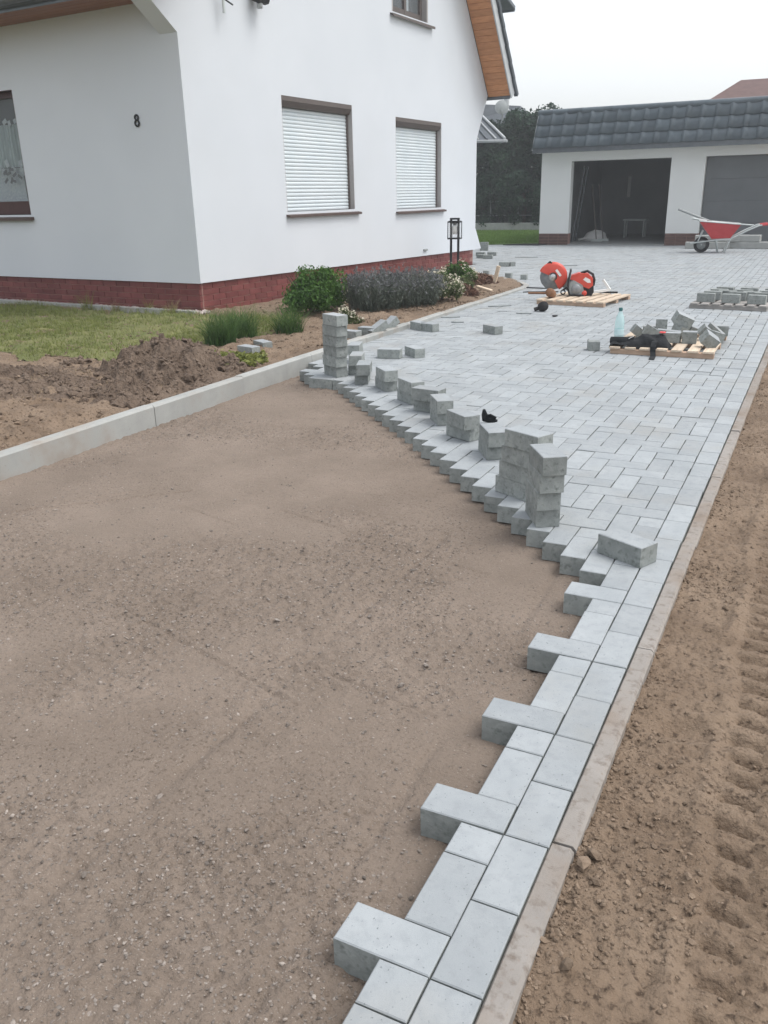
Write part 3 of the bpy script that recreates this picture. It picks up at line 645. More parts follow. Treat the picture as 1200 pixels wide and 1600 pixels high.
mb = MB(); mb.box((-2.2, .9, 1.2), (.14, .14, 2.4)); mb.build('post', M['frame'], le)

# ------------------------------------------------------------------ garage
gar = put(empty('garage', (-6.45, 22.5, 0)), 'low cream double garage with dark pantile roof edge', 'garage')
GL, GD = 8.2, 6.0; OP = [(.80, 3.31, 2.085), (4.12, 6.65, 2.085)]
w = MB(); us = [0, OP[0][0], OP[0][1], OP[1][0], OP[1][1], GL]; th = .26
for k, (a, b_) in enumerate(zip(us[:-1], us[1:])):
    z0 = 2.085 if k in (1, 3) else .29
    w.box(((a+b_)/2, th/2, (z0+2.5)/2), (b_-a, th, 2.5-z0))
w.box((th/2, GD/2+th/2, 1.395), (th-.002, GD-th, 2.21)); w.box((GL-th/2, GD/2+th/2, 1.395), (th-.002, GD-th, 2.21)); w.box((GL/2, GD-.1, 1.2), (GL-2*th, .2, 2.6)); w.box((th/2, GD/2+th/2, .14), (th-.01, GD-th, .30)); w.box((GL-th/2, GD/2+th/2, .14), (th-.01, GD-th, .30))
w.build('wall', M['cream'], gar)
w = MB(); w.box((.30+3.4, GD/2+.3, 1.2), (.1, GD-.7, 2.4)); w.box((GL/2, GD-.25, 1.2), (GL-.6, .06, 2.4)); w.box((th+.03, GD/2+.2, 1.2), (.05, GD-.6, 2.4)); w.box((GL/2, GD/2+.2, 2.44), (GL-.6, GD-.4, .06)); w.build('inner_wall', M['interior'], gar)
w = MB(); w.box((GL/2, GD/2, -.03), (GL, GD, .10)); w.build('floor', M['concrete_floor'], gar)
for k, (a, b_) in enumerate([(0, .80), (3.31, 4.12), (6.65, GL)]):
    ph = MB(); ph.box(((a+b_)/2, th/2+.01, .12), (b_-a, th-.02, .34)); po = ph.build('plinth', M['mortar'], gar); n_ = max(1, round((b_-a)/.26)); tw = (b_-a)/n_
    mb = MB(); mb.box((0, 0, 0), (tw-.01, .016, .068), bev=.003); tme2 = mb.mesh('plinth_tile', M['brown_tile'])
    for r_ in range(4):
        for q in range(n_): link('plinth_tile', tme2, po, (a+(q+.5)*tw, .004, .25-r_*.077))
# closed door of four panels
dr = MB(); dr.box((5.385, .235, 1.03), (2.52, .03, 2.09)); do = put(dr.build('door', M['door_grey'], gar), 'closed plain grey garage door')
mb = MB(); mb.box((0, 0, 0), (2.50, .03, .514), bev=.002); pme = mb.mesh('door_panel', M['door_grey'])
for k in range(4): link('door_panel', pme, do, (5.385, .205, .27+k*.517))
# raised door of the open bay
mb = MB(); mb.box((2.05, 1.5, 2.30), (2.45, 2.2, .05)); mb.build('raised_door', M['door_grey'], gar)
# pantile apron
gr = MB(); e0, e1 = (-.40, 2.41), (.10, 3.27); sl_ = math.atan2(e1[1]-e0[1], e1[0]-e0[0])
gr.prism([(-.37, 2.385), (.12, 3.22), (GD, 3.0), (GD, 2.5), (-.30, 2.38)], 'x', -.12, GL+.12); gro = gr.build('roof', M['roof_g'], gar)
tw, tlh = .335, .345
def pantile():
    mb = MB(); n_ = 10; vs = []
    for yy, dz in ((0, .030), (tlh+.05, .0)):
        for lay in (0, .016):
            for k in range(n_+1):
                t_ = k/n_; h = .034*math.exp(-((t_-.16)/.13)**2)-.012*math.sin(math.pi*t_)+.012
                vs.append((t_*(tw+.02), yy, h+dz+lay))
    m_ = n_+1; fs = []
    for k in range(n_):
        fs += [(m_+k, m_+k+1, 3*m_+k+1, 3*m_+k), (k+1, k, 2*m_+k, 2*m_+k+1), (k, k+1, m_+k+1, m_+k)]
    fs += [(0, m_, 3*m_, 2*m_), (n_, 2*m_+n_, 3*m_+n_, m_+n_)]
    mb.add(vs, fs, 0, True); me = mb.mesh('roof_tile', M['roof_g']); return me
pt = pantile()
for r_ in range(3):
    for q in range(25):
        s_ = -.03+r_*.325; link('roof_tile', pt, gro, (-.14+q*tw, e0[0]+s_*math.cos(sl_)+rng.normal()*.002, e0[1]+s_*math.sin(sl_)), (sl_-R(1), 0, 0))
mb = MB(); mb.tube([(0, 0, 0), (.40, 0, .012)], [.085, .075], 12); rcm = mb.mesh('ridge_tile', M['roof_g'])
for q in range(22): link('ridge_tile', rcm, gro, (-.16+q*.385, .10, 3.265))
mb = MB(); mb.box((GL/2, -.40, 2.355), (GL+.30, .03, .13)); mb.build('eave_board', M['zinc'], gro)
mb = MB(); mb.box((GL/2, -.20, 2.315), (GL+.26, .38, .03)); mb.build('soffit', M['cream'], gro)
mb = MB(); mb.prism([(-.42, 2.36), (.08, 3.27), (.14, 3.25), (-.30, 2.36)], 'x', -.165, -.125); mb.build('verge_strip', M['fascia'], gro)
# things inside the open bay
st = put(empty('folding_stool', (-4.85, 26.0, .02)), 'small light metal frame stool in the open garage', 'stool')
for sx in (0, .55):
    mb = MB(); mb.tube([(sx, 0, 0), (sx, 0, .48)], .025); mb.tube([(sx, .3, 0), (sx, .3, .48)], .025); mb.build('leg', M['galv'], st)
mb = MB(); mb.box((.275, .15, .50), (.68, .38, .05), bev=.01); mb.build('seat', M['galv'], st)
put(link('tarp_bundle', None) if False else empty('tarp_bundle', (-5.35, 24.4, .02)), 'crumpled pale grey bundle on the open garage floor', 'bundle')
tb = bpy.data.objects['tarp_bundle']
TH = np.linspace(0, 2*np.pi, 29)[:-1]; PH = np.linspace(.02, np.pi/2, 10); V = []
for p_ in PH:
    for t_ in TH:
        k_ = 1+.22*fbm(np.array([t_*1.1]), np.array([p_*2]), 1.3, 3)[0]; V.append((.36*math.sin(p_)*math.cos(t_)*k_, .22*math.sin(p_)*math.sin(t_)*k_, .27*math.cos(p_)*k_))
nt_ = len(TH); F = [(i*nt_+k, (i+1)*nt_+k, (i+1)*nt_+(k+1) % nt_, i*nt_+(k+1) % nt_) for i in range(len(PH)-1) for k in range(nt_)]
link('cloth', npmesh('cloth', V, F, M['white'], True), tb); mb = MB(); mb.tube([(-.45, -.1, .02), (-.25, -.15, .06), (.1, -.24, .04)], .03); mb.build('rope', M['white'], tb)
ld = put(empty('ladder', (-5.52, 23.6, .02), R(90)), 'aluminium ladder leaning on the left wall inside the open garage', 'ladder')
for sx in (0, .38):
    mb = MB(); mb.tube([(sx, .30, 0), (sx, .05, 1.95)], .025, 6); mb.build('rail', M['zinc'], ld)
for k in range(7):
    mb = MB(); t_ = .1+k*.13; mb.tube([(0, .30-.25*t_, 1.95*t_), (.38, .30-.25*t_, 1.95*t_)], .016, 6); mb.build('rung', M['zinc'], ld)
for k, (lx, lb) in enumerate([(-5.42, 'broom handle leaning left in the open garage'), (-5.30, 'rake handle leaning beside the broom in the open garage')]):
    t_ = put(empty('garden_tool', (lx, 24.0+.3*k, .02)), lb, 'tool', 'tools in the garage'); mb = MB(); mb.tube([(.25, -.2, 0), (-.03, .1, 1.5)], .016, 6); mb.build('handle', M['frame'], t_); mb = MB(); mb.box((.25, -.2, .03), (.3, .05, .06)); mb.build('head', M['galv'], t_)
mb = MB(); mb.box((0, 0, 0), (.10, .03, .62), bev=.01); put(mb.build('fluorescent_tube', M['white'], None, (-5.2, 28.02, 1.45)), 'pale upright strip on the back wall of the open garage', 'strip')

# ------------------------------------------------------------------ neighbours, wall, trees
gw = put(empty('garden_wall', (-12, 31.3, 0)), 'low grey garden wall behind the far lawn', 'wall')
mb = MB(); mb.box((0, 0, 0), (.97, .16, .30), bev=.012); wme = mb.mesh('wall_block', M['grey_stone'])
for k in range(9): link('wall_block', wme, gw, (-3+k*.98, 0, .14+.004*rng.normal()))
fp = put(empty('wire_fence', (-10.2, 31.7, 0)), 'thin dark fence posts above the low garden wall', 'fence')
for k in range(5):
    mb = MB(); mb.tube([(-2+k*1.1, 0, 0), (-2+k*1.1, 0, 1.1)], .03, 6); mb.build('post', M['saw_grey'], fp)
mb = MB(); mb.tube([(-2, 0, 1.05), (2.4, 0, 1.05)], .018, 6); mb.tube([(-2, 0, .55), (2.4, 0, .55)], .012, 6); mb.build('rail', M['saw_grey'], fp)
def tree(name, label, loc, H, rx, n, lm, size, conical=.5, group=None, nclump=38):
    o = put(empty(name, loc), label, 'tree', group)
    mb = MB(); mb.tube([(0, 0, 0), (.04, .02, H*.4), (0, 0, H*.85)], [.13, .09, .03], 8)
    for k in range(10):
        a = rng.random()*6.28; z = H*(.2+.6*rng.random()); r_ = rx*.7*(1-.6*z/H); mb.tube([(0, 0, z), (math.cos(a)*r_*.5, math.sin(a)*r_*.5, z+.15), (math.cos(a)*r_, math.sin(a)*r_, z+.22)], [.04, .025, .01], 5)
    mb.build('trunk', M['bark'], o)
    Ps = []; Ns = []
    for k in range(nclump):
        z = H*(.10+.86*rng.random()**.9); rr = rx*(1-conical*(z/H)**1.6)*(1 if z < H*.85 else .8); a = rng.random()*6.28; q = rng.random()**.5
        c_ = np.array([math.cos(a)*rr*q, math.sin(a)*rr*q, z]); cr = rx*(.22+.26*rng.random())
        d = rng.normal(size=(n//nclump, 3)); d /= np.linalg.norm(d, axis=1)[:, None]; rad = cr*(.62+.42*rng.random(len(d))**.5)
        Ps.append(c_+d*rad[:, None]*np.array([1, 1, .85])); Ns.append(d)
    P = np.concatenate(Ps); N = np.concatenate(Ns); ok = P[:, 2] > .1; V, F = leaves(P[ok], size, N[ok], .9, .6)
    link('crown', npmesh('crown', V, F, lm), o); return o
G_T = 'dark trees behind the far lawn'
for (nm_, lb, x, y, H_, rx, cm, con) in [('evergreen_tree', 'dark evergreen tree partly hidden by the far house corner', -11.9, 33.4, 3.9, 1.5, 'conifer', .45),
        ('evergreen_tree', 'dark dense evergreen tree behind the middle of the far lawn', -10.6, 33.0, 4.25, 1.3, 'conifer2', .5),
        ('evergreen_tree', 'dark evergreen tree rising beside the left garage wall', -9.25, 32.6, 4.15, 1.25, 'conifer', .5),
        ('evergreen_tree', 'tall dark evergreen tree hidden behind the garage edge', -7.9, 33.2, 3.9, 1.3, 'conifer2', .5),
        ('evergreen_tree', 'dark evergreen tree hidden behind the white house', -14.2, 33.6, 4.4, 1.7, 'conifer', .45)]:
    tree(nm_, lb, (x, y, 0), H_, rx, 16000, M[cm], .13, con, G_T)
for (lb, x, y, H_, rx) in [('low dark shrub under the evergreen trees left', -11.2, 32.2, 1.9, .95), ('low dark shrub under the evergreen trees centre', -9.9, 32.0, 2.0, .95), ('low dark shrub under the evergreen trees by the garage', -8.7, 31.9, 1.9, .9)]:
    tree('dark_shrub', lb, (x, y, .0), H_, rx, 9000, M['conifer'], .11, .2, 'low shrubs behind the wall', 30)['category'] = 'shrub'
nb = put(empty('neighbour_house', (-17.6, 40, 0)), 'distant dark roofed house behind the trees', 'house')
mb = MB(); mb.box((0, 3, 1.5), (7.6, 6, 3.0)); mb.build('wall', M['grey_stone'], nb)
mb = MB(); mb.add([(-5, -.4, 2.9), (5.15, -.4, 3.9), (3.95, 3, 5.35), (-5, 3, 6.2)], [(0, 1, 2, 3)]); mb.add([(-5, 6.4, 2.9), (5.15, 6.4, 3.9), (3.95, 3, 5.35), (-5, 3, 6.2)], [(3, 2, 1, 0)]); mb.add([(5.15, -.4, 3.9), (5.15, 6.4, 3.9), (3.95, 3, 5.35)], [(0, 1, 2)]); mb.add([(-5, -.4, 2.85), (5.15, -.4, 3.85), (5.15, 6.4, 3.85), (-5, 6.4, 2.85)], [(3, 2, 1, 0)]); nr_ = mb.build('roof', M['roof'], nb)
mb = MB(); mb.tube([(3.72, 1.5, 5.02), (3.72, 1.5, 5.85)], .13, 10); mb.tube([(3.62, 1.4, 5.05), (3.95, 1.3, 5.0)], .07, 8); mb.build('flue', M['fascia'], nr_)
dsh = put(empty('satellite_dish', (-13.25, 39.0, 0)), 'round grey satellite dish above the dark trees', 'dish')
mb = MB(); mb.lathe([(0, .07), (.12, .062), (.22, .04), (.31, 0), (.315, .0), (.31, -.015), (0, .045)], Matrix.Translation((0, 0, 4.98)) @ Matrix.Rotation(R(72), 4, 'X') @ Matrix.Rotation(R(18), 4, 'Y'), 28); mb.build('reflector', M['saw_grey'], dsh)
mb = MB(); mb.tube([(0, .1, 3.4), (0, .12, 4.9)], .03, 8); mb.tube([(0, 0, 4.75), (.12, -.42, 4.78)], .018, 6); mb.box((.12, -.44, 4.80), (.08, .1, .08)); mb.build('mast', M['saw_grey'], dsh)
rh = put(empty('red_roof_house', (-4.75, 40, 0)), 'distant house with red brown roof showing above the garage', 'house')
mb = MB(); mb.box((4.4, 3.5, 1.9), (8.2, 6.4, 3.8)); mb.build('wall', M['cream'], rh)
mb = MB(); mb.add([(-.5, -.4, 4.35), (9.5, -.4, 4.35), (9.5, 7.4, 4.35), (-.5, 7.4, 4.35), (1.15, 2.6, 5.75), (8.4, 2.6, 5.70)], [(0, 1, 5, 4), (2, 3, 4, 5), (3, 0, 4), (1, 2, 5), (3, 2, 1, 0)]); mb.build('roof', M['red_roof'], rh)

# ------------------------------------------------------------------ plants in the bed
def hl(x, y): return float(h_left(np.array([x*1.0]), np.array([y*1.0]))[0])
def bush(name, label, loc, rx, ry, H, n, lm, size, nclump=45, tips=None, tipn=0, tipsize=.03, cat='bush'):
    o = put(empty(name, (loc[0], loc[1], hl(*loc)-.02)), label, cat)
    mb = MB()
    for k in range(9):
        a = rng.random()*6.28; mb.tube([(0, 0, 0), (math.cos(a)*rx*.3, math.sin(a)*ry*.3, H*.4), (math.cos(a)*rx*.6, math.sin(a)*ry*.6, H*.7)], [.012, .008, .004], 5)
    mb.build('stem', M['bark'], o)
    Ps = []; Ns = []
    for k in range(nclump):
        d = rng.normal(size=3); d[2] = abs(d[2]); d /= np.linalg.norm(d); q = .35+.5*rng.random()
        c_ = np.array([d[0]*rx*q, d[1]*ry*q, H*.12+d[2]*H*.78*q+.02]); cr = min(rx, H)*(.22+.14*rng.random())
        e = rng.normal(size=(n//nclump, 3)); e /= np.linalg.norm(e, axis=1)[:, None]; Ps.append(c_+e*(cr*(.5+.55*rng.random(len(e))))[:, None]); Ns.append(e)
    P = np.concatenate(Ps); N = np.concatenate(Ns); ok = P[:, 2] > .01; P, N = P[ok], N[ok]; V, F = leaves(P, size, N, .8, .5, .6)
    put(link('foliage', npmesh('foliage', V, F, lm), o), kind='stuff')
    if tips is not None:
        s_ = (P[:, 2]/H+np.hypot(P[:, 0]/rx, P[:, 1]/ry)*.6)+.15*rng.random(len(P)); idx = np.argsort(-s_)[:tipn*3]; idx = rng.permutation(idx)[:tipn]
        V, F = leaves(P[idx]+np.array([0, 0, tipsize*.6])+N[idx]*tipsize*.4, tipsize, np.tile([0, 0, 1.], (len(idx), 1)), .9, .9); put(link('flowers', npmesh('flowers', V, F, tips), o), kind='stuff')
    return o
bush('round_bush', 'rounded bright green bush at the left end of the flower bed', (-4.98, 7.95), .50, .46, .66, 13000, M['bush'], .042)
# lavender: upright grey stems
def spiky(name, label, loc, rx, ry, H, n, mats, w=.006, tip=True):
    o = put(empty(name, (loc[0], loc[1], hl(*loc)-.01)), label, 'plant')
    a = rng.random(n)*6.28; q = rng.random(n)**.5; P = np.stack([np.cos(a)*rx*q*.8, np.sin(a)*ry*q*.8, 0*a], 1); z1 = H*(.62+.38*rng.random(n))*(1-.25*q**2)
    out = np.stack([np.cos(a)*rx*q*.35, np.sin(a)*ry*q*.35, z1], 1)+rng.normal(size=(n, 3))*.025; s = out; side = np.stack([-np.sin(a+1), np.cos(a+1), 0*a], 1)*w/2
    V = np.stack([P-side, P+side, P+s+side*.5, P+s-side*.5], 1).reshape(-1, 3); link('stems', npmesh('stems', V, np.arange(4*n).reshape(n, 4), mats[0]), o)
    t_ = (.15+.75*rng.random((n, 5)))[..., None]; Q = (P[:, None]+s[:, None]*t_).reshape(-1, 3)+rng.normal(size=(n*5, 3))*.012; V, F = leaves(Q, .045, None, 1, .28, 1.5); link('foliage', npmesh('foliage', V, F, mats[0]), o)
    if tip: V, F = leaves(np.repeat(P+s, 3, 0)+rng.normal(size=(3*n, 3))*.012, .04, None, 1, .4, 1.5); link('flower_spikes', npmesh('flower_spikes', V, F, mats[1]), o)
    return o
spiky('lavender', 'grey green lavender plant right of the round bush', (-4.40, 8.52), .38, .36, .50, 620, (M['lavender'], M['lav_tip']))
spiky('lavender', 'dark grey lavender plant between its neighbour and the pale shrub', (-4.14, 9.02), .38, .36, .47, 560, (M['lavender'], M['lav_tip']))
bush('flowering_shrub', 'small shrub with cream flowers behind the round bush', (-5.05, 8.75), .24, .22, .52, 1800, M['pale_leaf'], .035, 18, M['cream_flower'], 300, .03)
bush('flowering_shrub', 'pale shrub with cream flowers right of the lavender', (-3.95, 9.55), .30, .34, .46, 3600, M['pale_leaf'], .04, 24, M['cream_flower'], 620, .034)
bush('flowering_shrub', 'low cream flowering plant before the round bush behind the tall stack', (-4.02, 7.12), .17, .15, .20, 1300, M['pale_leaf'], .03, 14, M['cream_flower'], 260, .026)
bush('green_shrub', 'small leafy green shrub at the foot of the garden lamp', (-4.55, 11.6), .30, .34, .42, 2600, M['bush'], .05, 18, M['cream_flower'], 90, .035)
bush('green_shrub', 'low green plant between pale shrub and withered clump', (-4.12, 10.9), .22, .3, .34, 1800, M['pale_leaf'], .045, 14, M['cream_flower'], 60, .03)
def tuft(label, loc, n, h, rad, w=.007, lm='tuft', name='grass_tuft'):
    a = rng.random(n)*6.28; q = rng.random(n)**.6*rad; P = np.stack([np.cos(a)*q, np.sin(a)*q, 0*a], 1); V, F = blades(P, h, w, .75, 4)
    o = put(link(name, npmesh(name, V, F, M[lm]), None, (loc[0], loc[1], hl(*loc)-.01)), label, 'grass tuft', 'grass tufts by the plinth'); return o
tuft('leftmost dark green grass tuft by the soil heap', (-4.62, 5.62), 520, .34, .15)
tuft('middle dark green grass tuft near the house corner', (-4.70, 6.08), 480, .36, .16)
tuft('rightmost dark green grass tuft towards the round bush', (-4.42, 6.55), 420, .30, .14)
for k, (x, y, lb) in enumerate([(-8.05, 7.35, 'pale thin weed against the shaded plinth, left one'), (-7.05, 7.40, 'taller green weed against the shaded plinth'), (-6.62, 7.34, 'dry grass stalks against the plinth near the corner'), (-7.55, 7.36, 'small weed against the middle of the shaded plinth')]):
    tuft(lb, (x, y), 60, .26-.03*k, .07, .006, 'weed' if k < 2 else 'dry', 'weed')
n = 2600; px = -3.62-.75*rng.random(n); py = 4.35+.75*rng.random(n); keep = ((px+3.98)/.36)**2+((py-4.78)/.42)**2 < 1; px, py = px[keep], py[keep]
V, F = leaves(np.stack([px, py, h_left(px, py)+.01+.05*rng.random(len(px))], 1), .045, np.tile([0, 0, 1.], (len(px), 1)), 1.0, .6)
put(link('ground_cover', npmesh('ground_cover', V, F, M['weed'])), 'yellow green low weeds between soil heap and kerb', 'weeds', kind='stuff')
# withered clumps by the lamp
for (x, y, s_, lb) in [(-3.98, 10.35, .20, 'brown withered plant clump right of the pale shrub'), (-4.30, 11.9, .24, 'withered brown plant clump in front of the garden lamp')]:
    nn_ = 900; a = rng.random(nn_)*6.28; q = rng.random(nn_)**.5; P = np.stack([np.cos(a)*q*s_*1.4, np.sin(a)*q*s_*1.2, .16*(1-q**2)*rng.random(nn_)**.5+.01], 1); V, F = leaves(P, .06, None, 1, .35)
    put(link('withered_plant', npmesh('withered_plant', V, F, M['dead_plant']), None, (x, y, hl(x, y))), lb, 'plant', 'withered plants in the bed')
mb = MB(); mb.box((0, 0, .14), (.05, .05, .30), Euler_ if False else Matrix.Rotation(R(14), 3, 'Y'), bev=.004); put(mb.build('wooden_stake', M['pallet'], None, (-3.98, 11.85, 0)), 'short leaning wooden stake near the tip of the bed', 'stake')
for k, (x, y, rz, lb) in enumerate([(-4.25, 11.15, 20, 'bleached wood chip left of the withered clump'), (-3.85, 10.95, -25, 'bleached wood strip right of the withered clump'), (-4.5, 12.2, 50, 'bleached wood piece before the stake')]):
    mb = MB(); mb.box((0, 0, .03), (.30, .05, .03), bev=.006); put(mb.build('wood_piece', M['pallet'], None, (x, y, hl(x, y)), (R(6), R(8), R(rz))), lb, 'wood piece', 'wood bits in the bed')
# soil heap
def heap(name, label, c, rx, ry, H, seed, nl, ls, nv=170):
    """one broken mass of dug soil with crumbs lying on it"""
    xs = np.linspace(-1.1, 1.1, nv)
    def core(X, Y):
        A, B = X*rx+seed*3.1, Y*ry+seed
        r_ = np.hypot(X, Y)+.34*fbm(X+seed, Y, 1.7, 3); b_ = np.clip(1-r_, 0, 1); e = np.minimum(b_*3.5, 1)
        w = .10*fbm(A, B, 4, 2)
        slab = np.abs(fbm(A+w, B-w, 3.6, 2)); slab2 = np.abs(fbm(A-w, B+w, 9, 3))
        return H*b_**.6*(.85+.5*fbm(A, B, 2.2, 2))+e*(H*.55*(.16-slab)+H*.42*(.16-slab2)+.03*fbm(A, B, 26, 3, .65)+.012*fbm(A, B, 70, 2))-.02-(b_ <= 0)*.06
    V0, F0 = grid(xs, xs, core); V0[:, 0] *= rx; V0[:, 1] *= ry; F0 = np.concatenate([F0[:, [0, 1, 2]], F0[:, [0, 2, 3]]])
    a = rng.random(nl)*6.28; q = rng.random(nl)**.5; X, Y = np.cos(a)*q, np.sin(a)*q; S = ls*(.12+.88*rng.random(nl)**4)
    V1, F1 = clods(np.stack([X*rx, Y*ry, core(X, Y)+S*.2], 1), S, .75, .4)
    return put(link(name, npmesh(name, np.concatenate([V0, V1]), np.concatenate([F0, F1+len(V0)]), M['heap'], False), None, (c[0], c[1], hl(*c))), label, 'soil heap', 'heaps of dug soil')
heap('soil_heap', 'large dark heap of dug soil beside the left kerb', (-4.17, 4.30), .72, .68, .30, 1, 900, .034)
heap('soil_heap', 'low soil mound in front of the large heap', (-4.02, 3.55), .40, .30, .13, 5, 400, .022)
heap('soil_heap', 'broad low spread of dug soil at the left picture edge', (-5.20, 3.40), .95, .75, .15, 9, 900, .03)
n = 900; a = rng.random(n)*6.28; q = rng.random(n)**.5; px = -4.25+.95*np.cos(a)*q; py = 4.1+.95*np.sin(a)*q; keep = (np.hypot((px+4.15)/.6, (py-4.3)/.6) > .9) & (px < -3.5); px, py = px[keep], py[keep]; sz = .008+.03*rng.random(len(px))**3
V, F = clods(np.stack([px, py, h_left(px, py)+sz*.3], 1), sz, .8); put(link('heap_crumbs', npmesh('heap_crumbs', V, F, M['heap'])), 'loose lumps of soil around the large heap', 'soil crumbs', kind='stuff')
# gravel strip with edging along the shaded wall
n = 2600; px = -10.5+4.3*rng.random(n); py = 7.36+.22*rng.random(n)+(-6.34-px)*.063; sz = .010+.016*rng.random(n)**2
V, F = clods(np.stack([px, py, .02+.012*rng.random(n)], 1), sz, .7); put(link('gravel_strip', npmesh('gravel_strip', V, F, M['gravel'])), 'pinkish gravel strip along the shaded plinth', 'gravel', kind='stuff')
ge = put(empty('lawn_edging', (0, 0, 0)), 'thin grey concrete edging between lawn and gravel', 'edging')
mb = MB(); mb.box((0, 0, 0), (.97, .04, .16), bev=.006); eme2 = mb.mesh('edging_stone', M['kerb'])
for k in range(5): link('edging_stone', eme2, ge, (-6.75-.98*k, 7.34+.063*(.4+.98*k), -.015), (0, 0, R(-3.62)))
# garden lamp
gl = put(empty('garden_lamp', (-5.30, 13.42, 0), R(8)), 'black garden lamp with two posts and glass lantern', 'garden lamp')
for sx in (-.065, .065):
    mb = MB(); mb.box((sx, 0, .45), (.035, .035, .94), bev=.003); mb.build('post', M['lamp'], gl)
mb = MB()
for sx in (-.10, .10):
    for sy in (-.10, .10): mb.box((sx, sy, .745), (.012, .012, .28))
for zz in (.61, .885):
    mb.box((0, -.10, zz), (.212, .014, .022)); mb.box((0, .10, zz), (.212, .014, .022)); mb.box((-.10, 0, zz), (.0138, .186, .022)); mb.box((.10, 0, zz), (.0138, .186, .022))
mb.box((0, 0, .895), (.20, .10, .018)); mb.box((0, 0, .935), (.165, .06, .03)); mb.build('lantern_frame', M['lamp'], gl)
mb = MB()
for sy in (-.092, .092): mb.box((0, sy, .747), (.18, .003, .25))
for sx in (-.092, .092): mb.box((sx, 0, .747), (.003, .175, .25))
mb.build('pane', M['lamp_glass'], gl)
mb = MB(); mb.lathe([(0, .0), (.035, .0), (.045, .05), (.04, .13), (.02, .16), (0, .16)], Matrix.Translation((0, 0, .68)), 16); mb.build('bulb', M['white'], gl)
mb = MB(); mb.lathe([(0, .0), (.03, 0), (.05, .05), (0, .06)], Matrix.Translation((0, 0, .83)), 12); mb.build('socket', M['lamp'], gl)

# ------------------------------------------------------------------ loose pavers
LP_FULL = unit_block('loose_paver', .20, .10, .08, [M['paver'], M['paver_side']], .003)
LP_FULL_S = unit_block('loose_paver', .20, .10, .08, [M['paver_side'], M['paver_side']], .003)
LP_HALF = unit_block('loose_paver', .10, .10, .08, [M['paver_side'], M['paver_side']], .003)
LP_EDGE = unit_block('loose_paver', .20, .08, .10, [M['paver_side'], M['paver_side']], .003)
def loose(x, y, z, yaw, label, me=LP_FULL, rx=0, ry=0, group='loose pavers', name='loose_paver'):
    return put(link(name, me, None, (x, y, z), (R(rx), R(ry), R(yaw))), label, 'paver', group)
def fcorner(F_, th, L_=.20, W_=.10):
    t = R(th); p = R(th-90); return F_[0]+math.cos(t)*L_/2+math.cos(p)*W_/2, F_[1]+math.sin(t)*L_/2+math.sin(p)*W_/2
ORD = {2: ['lower', 'upper'], 4: ['lowest', 'second', 'third', 'topmost'], 6: ['lowest', 'second', 'third', 'fourth', 'fifth', 'topmost']}
def stack(F0, F1, th0, th1, n_, desc, z0=0.0):
    for k in range(n_):
        t = k/(n_-1) if n_ > 1 else 0; F_ = (F0[0]+(F1[0]-F0[0])*t, F0[1]+(F1[1]-F0[1])*t); th = th0+(th1-th0)*t+rng.normal()*.6
        x, y = fcorner(F_, th); loose(x+rng.normal()*.0018, y+rng.normal()*.0018, z0+.0015+k*.0812, th, f'{ORD[n_][k]} grey paver of the {desc}', LP_FULL if k == n_-1 else LP_FULL_S, group='pavers stacked at the laying edge')
stack((-2.80, 4.66), (-2.745, 4.60), 150, 152, 6, 'tall six-high stack by the left kerb')
stack((-.462, 2.200), (-.432, 2.158), 121, 123, 4, 'four-high stack nearest the right kerb')
stack((-.595, 2.495), (-.540, 2.448), 153, 153, 4, 'four-high stack just left of the frontmost four-high stack')
stack((-.985, 3.036), (-.955, 3.000), 124, 124, 2, 'first two-high stack left of the four-high stacks')
stack((-1.19, 3.335), (-1.194, 3.27), 154, 142, 2, 'two-high stack with the black glove behind it')
stack((-1.50, 3.60), (-1.485, 3.565), 127, 127, 2, 'two-high stack just left of the one with the glove')
stack((-1.60, 3.885), (-1.594, 3.838), 174, 172, 2, 'two-high stack turned broadside in the row')
stack((-1.875, 4.04), (-1.856, 3.995), 144, 142, 2, 'two-high stack just left of the broadside stack')
stack((-2.225, 4.345), (-2.20, 4.295), 137, 135, 2, 'second two-high stack right of the six-high stack')
stack((-2.545, 4.485), (-2.505, 4.44), 111, 112, 2, 'first two-high stack right of the six-high stack')
stack((-2.77, 4.80), (-2.735, 4.755), 110, 110, 2, 'two-high stack half hidden behind the six-high stack')
stack((-3.00, 5.23), (-2.985, 5.19), 110, 109, 2, 'two-high stack against the left kerb behind the six-high stack')
x, y = fcorner((.013, 1.952), 153.5); loose(x, y, .002, 153.5, 'single grey paver lying askew near the right kerb', LP_FULL)
loose(-2.79, 5.60, .002, 11, 'single paver lying broadside behind the two-high stacks', LP_FULL)
x, y = fcorner((-2.568, 5.64), 141); loose(x, y, .002, 141, 'single paver lying askew right of the broadside one', LP_FULL)
x, y = fcorner((-2.352, 7.11), 146); loose(x, y, .002, 146, 'single paver lying alone in the middle of the new paving', LP_FULL)
x, y = fcorner((-3.00, 7.062), 160); loose(x-.01, y, .002, 160, 'front paver of the pair lying against the left kerb', LP_FULL)
loose(-3.22, 7.20, .002, 146, 'rear paver of the pair lying against the left kerb', LP_FULL)
loose(-3.62, 6.42, hl(-3.62, 6.42)-.005, -8, 'leftmost of the four pavers behind the left kerb', LP_FULL)
loose(-3.52, 6.62, hl(-3.52, 6.62), -4, 'second from left of the four pavers behind the left kerb', LP_FULL)
loose(-3.42, 6.66, .045, 60, 'third of the four pavers, tilted on the left kerb', LP_FULL, 0, -28)
loose(-3.42, 6.93, .045, 62, 'rightmost of the four pavers, tilted on the left kerb', LP_FULL, 0, -34)
loose(-1.235, 6.56, .002, 20, 'half paver standing alone left of the rubble pallet', LP_HALF)
